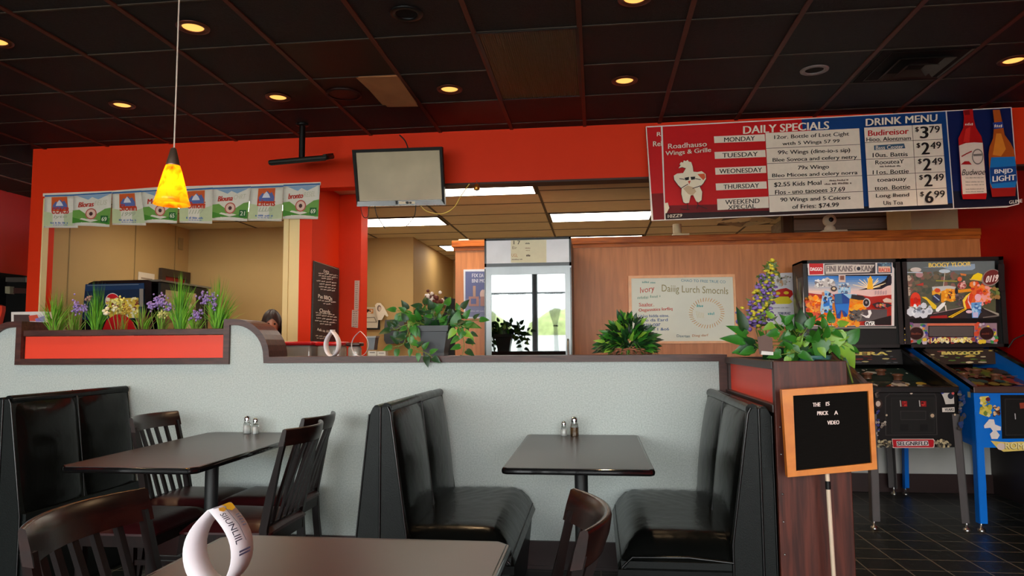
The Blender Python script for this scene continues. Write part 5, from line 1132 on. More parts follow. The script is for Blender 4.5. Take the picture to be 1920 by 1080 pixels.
# dark framed doorway, notice and switch on the tan wall
XL = -4.835
t = thing('picture_frame', 'dark brown framed red picture on the tan left wall', 'frame', (XL, 7.6, 1.6))
def yz(y0, y1, z0, z1, x0=XL, x1=XL+.03): return MB().box(x0, x1, y0, y1, z0, z1)
mb = MB().box(XL, XL+.04, 7.42, 7.98, 2.08, 2.165).box(XL, XL+.04, 7.42, 7.49, 1.3, 2.08).box(XL, XL+.04, 7.91, 7.98, 1.3, 2.08); mb.build('frame', mat('dark_frame', (52, 38, 28), .5), t)
yz(7.49, 7.91, 1.3, 2.08, XL, XL+.012).build('picture', mat('red_picture', (140, 18, 22), .5, var=.2, vs=4), t)
t = thing('paper_notice', 'small white notice on the tan wall above the drinks machine', 'notice', (XL, 7.2, 2.0)); yz(7.06, 7.34, 1.9, 2.085, XL, XL+.004).build('sheet', cm((220, 206, 184), .6), t)
a = Art(lambda u, v: Vector((XL+.005, 7.06+.28*u, 1.9+.185*v)), (1, 0, 0)); a.rect(.25, .2, .75, .5, (150, 130, 110)); a.rect(.15, .62, .85, .7, (150, 130, 110)); a.build('print', t)
single(MB().box(XL, XL+.012, 7.78, 7.86, 2.42, 2.56, 0, .003), 'wall_switch', mat('tan_switch', (150, 122, 76), .5), 'small tan switch plate high on the tan left wall', 'switch', (XL, 7.82, 2.5))
# left edge: dark far area
t = thing('counter_screen', 'white edged box with red and blue print left of the grass planter', 'box', tuple(onY(55, 603, 5.0)))
slab([(21, 585), (84, 584), (92, 699), (21, 701)], 5.0, .12).build('case', cm((214, 208, 204), .4), t)
a = Art(planeY(4.998)); a.rect(26, 590, 84, 603, (206, 196, 206)); a.rect(26, 590, 56, 603, (74, 58, 56)); a.poly([(54, 592), (70, 590), (76, 602), (56, 602)], (200, 80, 60)); a.poly([(66, 598), (84, 592), (84, 603), (68, 603)], (140, 120, 190)); a.build('print', t)
single(slab([(6, 520), (48, 520), (48, 529), (6, 528)], 7.3, .3), 'wall_shelf', mat('grey_shelf', (74, 66, 60), .5), 'dark shelf under the far red wall at the left edge', 'shelf', tuple(onY(20, 528, 7.3)))
single(slab([(9.5, 537), (18.5, 537), (18.5, 551), (9.5, 550)], 7.25, .06), 'wall_box', cm((150, 140, 116)), 'small pale box in the dark area at the left edge', 'box', tuple(onY(14, 551, 7.25)))
t = thing('far_cabinet', 'dark cabinet with brown top strip in the shadow at the left edge', 'cabinet', tuple(onY(-20, 620, 7.3)))
slab([(8, 529), (50, 529), (50, 700), (8, 700)], 7.32, .3).build('carcass', MATTE, t)
slab([(18, 539), (50, 541), (50, 550), (18, 550)], 7.30, .02).build('front_strip', mat('brown_strip', (66, 30, 24), .5), t)
t = thing('far_chair', 'red chair back cut by the left edge of the photo', 'chair', tuple(onY(-20, 700, 5.9)))
slab([(-60, 572), (-4, 571), (4, 574), (4, 582), (-3, 612), (-60, 616)], 5.9, .04).build('backrest', REDP, t)
slab([(-56, 614), (-48, 614), (-48, 800), (-56, 800)], 5.92, .03).build('leg', BLACK, t); slab([(-14, 610), (-6, 610), (-8, 800), (-15, 800)], 5.92, .03).build('leg', BLACK, t)

# ------------------------------------------------------------------ kitchen clutter, right of the red column
KY = 8.97
t = thing('framed_certificate', 'thin white framed picture on the tan wall beside the red column', 'picture', tuple(onY(697, 618, KY)))
slab([(672, 577), (711, 577), (712, 618), (672, 618)], KY, .02).build('frame', BLACK, t)
a = Art(planeY(KY-.001)); a.poly([(672, 576), (704, 576), (710, 596), (708, 615), (672, 615)], (206, 196, 176)); a.rect(680, 579, 700, 588, (200, 130, 70)); a.blobs(14, 682, 582, 700, 591, 1, 3, [(80, 56, 50), (220, 190, 160)], rnd); a.line([(676, 604), (706, 604), (702, 595), (680, 596)], 1, (90, 80, 70)); a.build('print', t)
t = thing('cutout_picture', 'oval paper cutout picture leaning above the framed one', 'picture', tuple(onY(714, 598, KY-.06)))
slab([(703, 572), (707, 568), (713, 568), (720, 576), (728, 592), (726, 594), (721, 590), (716, 600), (708, 600)], KY-.05, .01).build('sheet', cm((220, 206, 186), .6), t)
a = Art(planeY(KY-.051)); a.ell(711, 578, 4, 6, (120, 100, 90)); a.ell(712, 579, 2.5, 4, (196, 170, 150)); a.build('print', t)
t = thing('paper_towel_dispenser', 'dark paper towel dispenser on the tan wall behind the pothos', 'dispenser', tuple(onY(740, 645, KY)))
slab([(722, 600), (756, 598), (760, 616), (720, 618)], KY-.16, .16).build('cover', mat('dispenser_dark', (44, 40, 38), .35), t)
slab([(720, 620), (760, 620), (758, 643), (724, 645), (720, 638)], KY-.17, .17).build('body', mat('dispenser_black', (26, 24, 24), .35), t)
t = thing('drink_cup', 'grey square cup standing behind the thin paper loop', 'cup', tuple(onY(697, 660, 5.0)))
slab([(688, 632), (704, 631.5), (701, 656), (690, 656)], 5.0, .08).build('body', mat('grey_cup', (74, 78, 84), .4), t); slab([(687, 630.5), (705, 630), (704.5, 633), (687.5, 633.5)], 4.995, .09).build('rim', cm((150, 150, 150)), t)
for pts, lb in (([(690, 658), (706, 658), (706, 680), (690, 680)], 'small white packet box below the grey cup'), ([(707, 659), (723, 658.5), (723, 680), (707, 680)], 'small white packet box right of the grey cup')):
    t = thing('packet_box', lb, 'box', tuple(onY(pts[2][0], 672, 4.95))); slab([(x, y if y < 675 else 702) for x, y in pts], 4.95, .06).build('carton', cm((206, 198, 186)), t)
    a = Art(planeY(4.948)); x0, y0 = pts[0]; a.rect(x0+3, y0+2.4, x0+13, y0+3.6, (90, 80, 80)); a.build('print', t)
# brown figure with white flowers in the back, and dark panel
t = thing('flower_basket', 'small brown basket of red and white flowers high behind the pothos', 'basket', tuple(onY(812, 580, 7.4)))
r2 = random.Random(41); mb = MB(); mr = MB(); p = onY(812, 563, 7.4)
for k in range(34):
    q = onY(812+r2.gauss(0, 9), 561+r2.gauss(0, 6), 7.4+r2.uniform(-.08, .08)); M_ = Matrix.Translation(q) @ Matrix.Scale(r2.uniform(.014, .03), 4)
    b = bmesh.new(); bmesh.ops.create_icosphere(b, subdivisions=1, radius=1); (mb if k % 3 else mr).bm(b, 0, True, M_)
mr.build('white_blooms', cm((226, 214, 206)), t); mb.build('dark_blooms', mat('dark_blooms', (92, 40, 28), .7, var=.4, vs=30), t)
slab([(799, 566), (822, 566), (820, 578), (802, 578)], 7.36, .1).build('pot', mat('terracotta', (160, 66, 34), .6), t); single(slab([(803, 578), (819, 578), (819, 874), (803, 874)], 7.36, .1), 'shelf_post', mat('tan_post', (120, 96, 64), .6), 'tan post under the flower basket behind the pothos', 'post', tuple(onY(811, 700, 7.4)))
single(slab([(833, 556), (852, 560), (852, 876), (830, 876)], 7.9, .05), 'dark_panel', BLACK, 'black panel between the flower basket and the oak wall', 'panel', tuple(onY(842, 600, 7.9)))

# things on top of the oak partition
def camth(x, y, lb):
    p = onY(x, y, WY+.05); t = thing('security_camera', lb, 'camera', (p.x, WY+.05, 2.262)); W = cm((222, 206, 180), .4)
    MB().box(p.x-.1, p.x+.115, WY-.01, WY+.11, 2.262, 2.282, 0, .008, 3).build('base_plate', W, t)
    MB().lathe([(.05, .02), (.045, .05), (.03, .065), (.03, .075)], (p.x-.02, WY+.05, 2.262), 18).build('swivel', W, t)
    M_ = Matrix.Translation((p.x-.02, WY+.05, 2.375)) @ Matrix.Rotation(PI/2, 4, 'X')
    MB().lathe([(0, .05), (.03, .05), (.052, .03), (.055, -.02), (.04, -.05), (0, -.055)], (0, 0, 0), 20, 0, True, M_).build('housing', W, t)
    MB().lathe([(0, .056), (.02, .054), (.022, .048)], (0, 0, 0), 16, 0, True, M_).build('lens', BLACKG, t)
camth(1560, 425, 'white security camera on the oak partition under the menu board')
p = onY(1273, 430, WY+.04)
t = thing('motion_sensor', 'cream cup shaped sensor on the oak partition left of the security camera', 'sensor', (p.x, WY+.04, 2.262)); W = cm((222, 200, 160), .45)
MB().box(p.x-.06, p.x+.09, WY, WY+.1, 2.262, 2.285, 0, .006, 3).build('base', W, t); MB().lathe([(.036, .02), (.04, .04), (.04, .11), (.035, .116), (0, .118)], (p.x-.015, WY+.045, 2.262), 18).build('body', W, t)
p = onY(868, 449, WY+.03); single(MB().box(p.x-.04, p.x+.06, WY, WY+.08, 2.262, 2.28, 0, .006, 3), 'small_packet', cm((214, 196, 180)), 'small pale packet lying on the left end of the oak cap', 'packet', (p.x, WY+.04, 2.262))

# ------------------------------------------------------------------ jars with red lids
JB = mat('clear_plastic', (214, 206, 200), .1, trans=.6, var=.03)
def jar(x0, x1, lid, zt, label, fill):
    cx = (x0+x1)/2; r = (x1-x0)/2; t = thing('lidded_container', label, 'container', (cx, 5.05, 1.06), 'red lidded containers behind the half wall')
    MB().box(x0+.012, x1-.012, 5.05-r*.8, 5.05+r*.8, 1.061, zt-.026, 0, .02, 3).build('body', JB, t)
    MB().box(x0+.03, x1-.03, 5.05-r*.6, 5.05+r*.6, 1.065, zt-.05, 0, .01, 2).build('contents', fill, t)
    MB().box(x0, x1, 5.05-r*.9, 5.05+r*.9, zt-.028, zt, 0, .011, 3).build('lid', lid, t)
RL = mat('red_lid', (190, 14, 24), .25)
jar(-2.265, -2.03, RL, 1.312, 'wide clear container with red lid beside the curved rail', mat('napkin_fill', (150, 120, 112), .8, var=.3, vs=20))
jar(-2.015, -1.815, RL, 1.308, 'second red lidded container, just right of the wide one', mat('napkin_white', (226, 220, 214), .8, var=.05))
jar(-1.80, -1.69, mat('dark_lid', (60, 26, 24), .3), 1.302, 'narrow white container with dark lid behind the pointed paper loop', mat('napkin_white', (226, 220, 214), .8))

# ------------------------------------------------------------------ plants
LG = [mat('leaf_green', (46, 110, 30), .38, var=.3, vs=14), mat('leaf_dark', (22, 62, 24), .4, var=.3, vs=14), mat('leaf_light', (120, 164, 50), .4, var=.2, vs=14), mat('leaf_deep', (12, 38, 18), .45, var=.3, vs=14)]
STEM = mat('stem_green', (110, 130, 50), .5)
def heart(mb, pos, d, nrm, L, W, m, fold=.25, droop=.25):
    d = d.normalized(); s = d.cross(nrm).normalized(); n = s.cross(d).normalized()
    prof = [(0, .0), (-.06, .28), (.1, .5), (.35, .52), (.6, .38), (.82, .18), (1, 0)]
    c = [pos+d*(L*max(t, 0)) - n*(L*droop*max(t, 0)**2) for t, w in prof]
    vs = []; 
    for i, (t, w_) in enumerate(prof):
        base = pos+d*(L*t)-n*(L*droop*max(t, 0)**2)
        vs += [base+s*(W*w_)+n*(W*w_*fold), c[i], base-s*(W*w_)+n*(W*w_*fold)]
    fs = []
    for i in range(len(prof)-1):
        a = i*3; fs += [[a, a+1, a+4, a+3], [a+1, a+2, a+5, a+4]]
    mb.add(vs, fs, m, True)
def vine(mb, ms, start, pts, r2, n, L, W, big=1, mi=(0, 0, 1, 0, 2)):
    """a stem through pts with leaves alternating along it"""
    P_ = [Vector(start)]+[Vector(p) for p in pts]; q = []
    for i in range(len(P_)-1):
        p0 = P_[max(i-1, 0)]; p1 = P_[i]; p2 = P_[i+1]; p3 = P_[min(i+2, len(P_)-1)]
        for k in range(6):
            s_ = k/6; q.append(.5*((2*p1)+(p2-p0)*s_+(2*p0-5*p1+4*p2-p3)*s_**2+(3*p1-p0-3*p2+p3)*s_**3))
    q.append(P_[-1]); ms.tube(q, .0025, 5)
    for k in range(n):
        i = min(len(q)-2, int((k+1)/n*(len(q)-1))); d = (q[i+1]-q[i]).normalized(); sd = 1 if k % 2 else -1
        side = d.cross(Vector((0, -1, 0))).normalized()*sd; dr = (d*.4+side*.8+Vector((r2.uniform(-.3, .3), r2.uniform(-.5, .1), r2.uniform(-.3, .2)))).normalized()
        if k == n-1: dr = d
        l = L*r2.uniform(.8, 1.25)*big; p = q[i]; pe = p+dr*l*.35; ms.tube([p, pe], .0018, 4)
        heart(mb, pe, dr, Vector((r2.uniform(-.3, .3), -1, .5)).normalized(), l, l*W, r2.choice(mi))
# pothos in the charcoal pot
PY = 4.325; r2 = random.Random(51)
pot = thing('potted_pothos', 'trailing pothos in a square charcoal pot on the half wall', 'potted plant', (-.985, PY, 1.2135))
def frus(x, y, z0, z1, r0, r1, mb, m=0, th=None):
    v = [(x+sx*r, y+sy*r, z) for z, r in ((z0, r0), (z1, r1)) for sx, sy in ((-1, -1), (1, -1), (1, 1), (-1, 1))]
    return mb.add(v, [[0, 1, 2, 3], [0, 1, 5, 4], [1, 2, 6, 5], [2, 3, 7, 6], [3, 0, 4, 7]], m)
px_, pz_ = -1.0, 1.2135
mb = MB(); frus(px_+.02, PY, pz_, pz_+.145, .060, .086, mb); frus(px_+.02, PY, pz_+.145, pz_+.148, .086, .093, mb); frus(px_+.02, PY, pz_+.148, pz_+.182, .093, .098, mb); frus(px_+.02, PY, pz_, pz_+.018, .064, .066, mb)
mb.build('pot', mat('charcoal_pot', (74, 76, 80), .4, var=.05), pot); MB().box(px_-.07, px_+.11, PY-.09, PY+.09, pz_+.165, pz_+.172).build('soil', mat('soil', (40, 28, 20), .9, var=.3, vs=60), pot)
mb = MB(); ms = MB(); ctr = Vector((px_+.02, PY, pz_+.17))
def pp_(x, y, dy=0): return onY(x, y, PY+dy)
for pts in ([pp_(790, 600, -.03), pp_(762, 584, -.06)], [pp_(780, 590, -.02), pp_(745, 582, -.05)], [pp_(800, 588, -.03), pp_(798, 575, -.02)], [pp_(830, 590, -.04), pp_(835, 578, -.03)], [pp_(850, 600, -.03), pp_(864, 582, -.04)], [pp_(850, 606, -.03), pp_(872, 602, -.04), pp_(896, 600, -.06)],
            [pp_(780, 606, -.08), pp_(758, 610, -.1), pp_(742, 618, -.1), pp_(738, 616, -.1)], [pp_(776, 604, -.1), pp_(764, 625, -.12), pp_(756, 645, -.12), pp_(740, 650, -.12)], [pp_(778, 606, -.1), pp_(768, 640, -.13), pp_(780, 655, -.14), pp_(795, 660, -.14), pp_(808, 668, -.16)],
            [pp_(850, 606, -.06), pp_(864, 622, -.1), pp_(870, 645, -.1), pp_(868, 662, -.1)], [pp_(852, 606, -.04), pp_(872, 615, -.1), pp_(880, 630, -.1)], [pp_(815, 595, -.08), pp_(812, 585, -.1)], [pp_(820, 598, .03), pp_(846, 590, .04)], [pp_(790, 600, .03), pp_(776, 596, .05)]):
    n = 4+2*(len(pts)-1); vine(mb, ms, ctr, pts, r2, n, .058, .62, mi=(0, 1, 1, 0, 1, 1, 1, 0, 0, 2))
heart(mb, pp_(868, 608, -.08), Vector((1, 0, -.08)), Vector((0, -.8, .6)), .115, .055, 0); heart(mb, pp_(770, 590, -.06), Vector((-1, 0, .16)), Vector((0, -.8, .6)), .10, .05, 0); heart(mb, pp_(854, 612, -.06), Vector((.2, -.2, 1)), Vector((0, -1, .1)), .10, .07, 0)
for k in range(26):
    a_ = r2.uniform(0, 2*PI); heart(mb, ctr+Vector((math.cos(a_)*.06, math.sin(a_)*.05, .0)), Vector((math.cos(a_)*.7, -abs(math.sin(a_))*.6, r2.uniform(.5, 1.3))), Vector((0, -1, .3)), r2.uniform(.06, .1), r2.uniform(.045, .06), r2.choice((0, 1, 1, 3)))
mb.build('foliage', LG, pot, fix=False); ms.build('stems', STEM, pot)

# dense bush in the wicker basket
r2 = random.Random(52)
t = thing('basket_plant', 'bushy dark green plant in a low wicker basket on the half wall', 'potted plant', (.2, PY, 1.2135))
mb = MB()
for k in range(5):
    z = 1.2135+.006+k*.007; mb.tube([(.2+.125*math.cos(a_)*(1+.03*k), PY+.07*math.sin(a_), z+.002*math.sin(a_*14+k*PI)) for a_ in [2*PI*i/48 for i in range(49)]], .0045, 5)
mb.lathe([(0, .003), (.9, .003)], (0, 0, 0), 24, 0, False, Matrix.Translation((.2, PY, 1.2135)) @ Matrix.Diagonal((.13, .07, 1, 1)))
mb.build('basket', mat('wicker', (140, 84, 56), .7, var=.3, vs=60), t)
mb = MB(); c0 = Vector((.19, PY, 1.235))
for k in range(330):
    th_ = r2.uniform(0, PI); ph = r2.uniform(-1.2, 1.2); rr = r2.random()**.45
    d = Vector((math.cos(th_)*math.cos(ph*.7), -math.sin(ph)*.7, math.sin(th_)*math.cos(ph*.6)+.02))
    p = c0+Vector((d.x*.165*rr, d.y*.10*rr, max(0, d.z)*.215*rr*(1-.35*abs(d.x)))); dr = (d+Vector((0, -.3, -.15))).normalized()
    heart(mb, p, dr, Vector((r2.uniform(-.4, .4), -1, .5)), r2.uniform(.035, .07), r2.uniform(.02, .032), r2.choice((1, 3, 1, 1, 0, 0, 2)), .3, .3)
for k in range(60):
    x = r2.uniform(-.2, .2); p = c0+Vector((x*.7, -.05, r2.uniform(-.0, .05))); heart(mb, p, Vector((x*5, -.4, r2.uniform(-.5, .3))), Vector((0, -.3, 1)), r2.uniform(.05, .085), .010, r2.choice((1, 3, 0)))
mb.build('foliage', LG, t, fix=False)

# pothos and flower spray on the end box
r2 = random.Random(53); QY = 3.5
t = thing('potted_pothos', 'large pothos in a teal pot on the wooden end box', 'potted plant', (.98, QY, 1.13))
def q_(x, y, dy=0): return onY(x, y, QY+dy)
mb = MB().lathe([(.07, 0), (.10, .075), (.104, .085), (.096, .088), (.09, .06)], (.985, QY+.0, 1.13), 30); mb.build('pot', mat('teal_pot', (66, 116, 112), .4), t)
MB().lathe([(0, .07), (.09, .07)], (.985, QY, 1.13), 20).build('soil', mat('soil', (40, 28, 20), .9), t)
mb = MB(); ms = MB(); ctr = Vector((.96, QY, 1.2))
for pts in ([q_(1500, 640), q_(1480, 610, -.05)], [q_(1480, 645), q_(1440, 640, -.05), q_(1405, 636, -.08)], [q_(1490, 640, -.05), q_(1465, 615, -.06), q_(1452, 600, -.06)], [q_(1500, 640, .02), q_(1520, 606), q_(1530, 598, -.04)], [q_(1520, 650, -.08), q_(1545, 640, -.1), q_(1570, 642, -.1), q_(1590, 650, -.1)],
            [q_(1520, 650, -.05), q_(1550, 620, -.1), q_(1566, 612, -.1)], [q_(1480, 650, -.1), q_(1490, 660, -.15), q_(1470, 664, -.16)], [q_(1500, 645, .04), q_(1470, 620, .06)], [q_(1460, 648, -.1), q_(1430, 655, -.12), q_(1420, 650, -.12)], [q_(1540, 640, .04), q_(1556, 630, .04)], [q_(1500, 640, -.1), q_(1510, 620, -.12)]):
    vine(mb, ms, ctr, pts, r2, 4+2*(len(pts)-1), .058, .58, mi=(0, 0, 1, 0, 2, 0))
for (x, y, dx_, dz_, L_, W_, m_) in ((1396, 640, -.9, .2, .11, .05, 0), (1400, 628, -.6, .35, .10, .045, 0), (1396, 618, -.25, 1, .11, .05, 1), (1416, 646, -.8, -.25, .11, .055, 1), (1406, 658, -.8, .0, .08, .05, 0), (1568, 618, -.3, -1, .11, .09, 2), (1574, 648, .5, -.7, .12, .085, 2), (1590, 640, .5, .6, .08, .06, 0), (1540, 634, -.2, -1, .1, .08, 0), (1480, 650, .3, -.9, .09, .075, 0), (1500, 615, .1, 1, .09, .06, 1)):
    heart(mb, q_(x, y, -.1), Vector((dx_, -.15, dz_)), Vector((.1, -1, .4)), L_, W_, m_)
for k in range(22):
    a_ = r2.uniform(0, 2*PI); heart(mb, ctr+Vector((math.cos(a_)*.05, math.sin(a_)*.05, 0)), Vector((math.cos(a_), -abs(math.sin(a_))*.5, r2.uniform(.5, 1.2))), Vector((0, -1, .3)), r2.uniform(.07, .1), .06, r2.choice((0, 1, 1)))
P3 = [q_(1570, 660, -.1), q_(1586, 675, -.16), q_(1594, 700, -.2), q_(1599, 718, -.22)]
ms.tube(P3, .004, 5); heart(mb, q_(1583, 672, -.17), Vector((.3, -.1, -1)), Vector((0, -1, .1)), .12, .018, 1)
mb.build('foliage', LG, t, fix=False); ms.build('stems', STEM, t)
t = thing('flower_spray', 'tall spray of purple and yellow flowers rising from the end box', 'flowers', (.83, 3.62, 1.1))
ms = MB(); mp = MB(); my = MB(); mg = MB(); FYY = 3.62
def f_(x, y, dy=0): return onY(x, y, FYY+dy)
base = Vector((.84, FYY, 1.1))
for pts in ([f_(1425, 620), f_(1440, 540), f_(1448, 490)], [f_(1418, 620), f_(1420, 570), f_(1432, 530)], [f_(1430, 620), f_(1412, 600), f_(1408, 570)], [f_(1436, 620), f_(1432, 560), f_(1438, 520)]): ms.tube([base]+pts, .003, 5)
for k in range(440):
    f0 = r2.random(); cx = 1416+32*f0**1.1; cy = 608-112*f0; sp = 25*(1-f0)**.7+3; p = f_(cx+r2.gauss(0, sp*.5), cy+r2.gauss(0, 6), r2.uniform(-.05, .05))
    b = bmesh.new(); bmesh.ops.create_icosphere(b, subdivisions=1, radius=1); c = r2.random(); M_ = Matrix.Translation(p) @ Matrix.Rotation(r2.random()*3, 4, 'X') @ Matrix.Diagonal((r2.uniform(.009, .014), r2.uniform(.008, .013), .006, 1))
    (mp if c < .55 and not .9 < f0 else my if c < .85 else mg).bm(b, 0, True, M_)
    if k % 3 == 0: heart(mg, p, Vector((r2.uniform(-1, 1), -.3, r2.uniform(-.5, 1))), Vector((0, -1, .3)), .03, .014, 0)
PUR = mat('purple_bloom', (128, 98, 176), .6, var=.3, vs=60); YEL = mat('yellow_bloom', (206, 190, 50), .6, var=.2, vs=60)
ms.build('stems', STEM, t); mp.build('purple_blooms', PUR, t); my.build('yellow_blooms', YEL, t); mg.build('leaves', mat('olive_leaf', (92, 112, 50), .5, var=.3, vs=30), t)
t = thing('plant_tag', 'crumpled brown and white label among the pothos leaves', 'tag', tuple(onY(1430, 662, 3.3))); slab([(1420, 632), (1434, 628), (1448, 634), (1450, 662), (1424, 664)], 3.3, .004).build('paper', cm((112, 88, 80), .7), t); slab([(1428, 658), (1450, 660), (1450, 666), (1427, 665)], 3.29, .004).build('sticker', cm((220, 214, 206)), t)

# artificial grasses and flowers in the red planter --------------------------
GR = [mat('grass_green', (112, 172, 44), .5, var=.3, vs=20), mat('grass_dark', (70, 130, 34), .5, var=.3, vs=20), mat('grass_olive', (120, 140, 60), .5, var=.3, vs=20), mat('grass_red', (120, 60, 50), .5, var=.3, vs=20)]
GY = 4.33
def tuft(x, ytop, spread, n, label, cols, ybot=617, wd=.0085, lean=0):
    r2 = random.Random(int(x)); b0 = onY(x, ybot, GY); t = thing('grass_clump', label, 'artificial grass', (b0.x, GY, 1.335), 'artificial grasses in the red planter')
    H = onY(x, ytop, GY).z-1.335; mb = MB()
    for k in range(int(n*1.5)):
        a_ = r2.uniform(-1, 1)+lean; yo = r2.uniform(-.05, .05); h = H*r2.uniform(.75, 1.3)*(1-.2*abs(a_)); sx = spread*a_*r2.uniform(.7, 1.1); bx_ = b0.x+r2.uniform(-.018, .018)
        P_ = []; w2 = wd*r2.uniform(.6, 1.2)
        for i in range(6):
            s_ = i/5; P_.append((Vector((bx_+sx*s_**1.6, GY+yo*(.3+s_), 1.335+h*(s_-.22*abs(a_)*s_**3))), w2*(1-s_**2)+.0004))
        mb.rib([p-Vector((w_/2, 0, 0)) for p, w_ in P_], [p+Vector((w_/2, -.001, 0)) for p, w_ in P_], r2.choice(cols))
    mb.build('blades', GR, t, fix=False); return t
tuft(104, 553, .15, 90, 'bright green grass clump at the left end of the planter', (0, 0, 1, 2))
tuft(138, 575, .07, 24, 'thin olive clump right of the leftmost grass', (2, 0, 2))
tuft(182, 545, .12, 70, 'upright green grass clump left of the white daisies', (0, 1, 1, 0))
tuft(232, 556, .10, 16, 'sparse wiry stems with white flowers left of the red canister', (2, 2, 0), 617, .003)
tuft(268, 575, .09, 44, 'reddish green grass clump in the middle of the planter', (3, 2, 0))
tuft(304, 580, .08, 30, 'olive stems under the large purple flower head', (2, 0))
tuft(338, 527, .15, 90, 'tallest green grass clump right of the planter centre', (0, 0, 1))
tuft(366, 580, .08, 26, 'low olive clump with purple flowers near the right end', (2, 0))
tuft(408, 535, .17, 80, 'green grass clump at the right end of the planter', (0, 1, 0))
def blooms(x, y, rx, ry, n, name, label, m, r, stemx):
    r2 = random.Random(int(x*3)); c = onY(x, y, GY-.03); t = thing('artificial_flower', label, 'artificial flower', (onY(stemx, 617, GY).x, GY-.02, 1.335), 'artificial flowers in the red planter')
    MB().tube([(onY(stemx, 617, GY).x, GY-.02, 1.335), (onY((x+stemx)/2, (y+617)/2, GY).x, GY-.03, onY(x, (y+617)/2, GY).z), tuple(c)], .0022, 5).build('stem', STEM, t)
    mb = MB()
    for k in range(n):
        p = onY(x+r2.gauss(0, rx*.5), y+r2.gauss(0, ry*.5), GY-.03+r2.uniform(-.025, .025)); b = bmesh.new(); bmesh.ops.create_icosphere(b, subdivisions=1, radius=1)
        mb.bm(b, 0, True, Matrix.Translation(p) @ Matrix.Rotation(r2.random()*3, 4, 'Z') @ Matrix.Diagonal((1.25*r*r2.uniform(.7, 1.2), r*.8, 1.25*r*r2.uniform(.6, 1.1), 1)))
    mb.build(name, m, t)
PL = mat('lilac_bloom', (150, 124, 190), .6, var=.35, vs=60); WB = mat('white_bloom', (228, 220, 190), .6, var=.1)
blooms(141, 573, 6, 13, 34, 'blooms', 'purple flower spike between the first two grass clumps', PL, .0075, 143)
blooms(158, 580, 8, 8, 30, 'blooms', 'round purple flower left of the upright grass clump', PL, .0075, 152)
blooms(166, 560, 6, 8, 20, 'blooms', 'dusty pink flower head above the round purple one', mat('pink_bloom', (150, 116, 110), .6, var=.3, vs=60), .0065, 165)
blooms(199, 585, 6, 6, 7, 'blooms', 'cream white flower right of the upright grass clump', WB, .012, 220)
blooms(213, 577, 4, 5, 5, 'blooms', 'small white flower below the red circle', WB, .010, 224)
blooms(225, 568, 7, 12, 26, 'blooms', 'pale yellow flower head in front of the drinks machine', mat('pale_yellow_bloom', (226, 214, 110), .6, var=.2), .008, 226)
blooms(236, 580, 9, 10, 24, 'blooms', 'mixed yellow flowers right of the pale yellow head', mat('gold_bloom', (190, 160, 60), .6, var=.4, vs=60), .007, 232)
blooms(300, 566, 12, 12, 70, 'blooms', 'largest purple flower head, centre of the planter', PL, .0078, 302)
blooms(284, 575, 7, 7, 26, 'blooms', 'purple flower at the lower left of the largest head', PL, .0072, 296)
blooms(318, 574, 8, 9, 30, 'blooms', 'purple flower at the right of the largest head', PL, .0072, 308)
blooms(306, 588, 9, 8, 26, 'blooms', 'cream and yellow flowers under the largest purple head', mat('cream_bloom', (222, 206, 130), .6, var=.3, vs=60), .007, 305)
blooms(368, 590, 11, 9, 50, 'blooms', 'low purple flower cluster near the right end', PL, .0072, 366)
blooms(384, 560, 10, 10, 44, 'blooms', 'purple flower head left of the rightmost grass', PL, .007, 392)
blooms(402, 566, 7, 14, 40, 'blooms', 'tall purple flower in front of the rightmost grass', PL, .007, 404)
t = thing('ceramic_ornament', 'blue and white ornament between the grasses in the planter', 'ornament', tuple(onY(128, 618, GY))); p = onY(128, 616, GY)
MB().lathe([(.02, 0), (.034, .02), (.03, .04), (.014, .052), (0, .055)], (p.x, GY-.03, 1.34), 18).build('body', mat('blue_white_glaze', (170, 176, 190), .25, var=.5, vs=30), t)
for x, lb in ((162, 'small red pot behind the upright grass clump'), (297, 'red jewelled ball under the largest purple head'), (320, 'second red ball right of the jewelled one')):
    p = onY(x, 614, GY+.03); single(MB().lathe([(0, 0), (.022, .012), (.026, .03), (.018, .048), (0, .056)], (p.x, GY+.03, 1.332), 14), 'red_ornament', mat('red_ornament', (176, 34, 40), .4, var=.3, vs=60), lb, 'ornament', (p.x, GY+.03, 1.332))

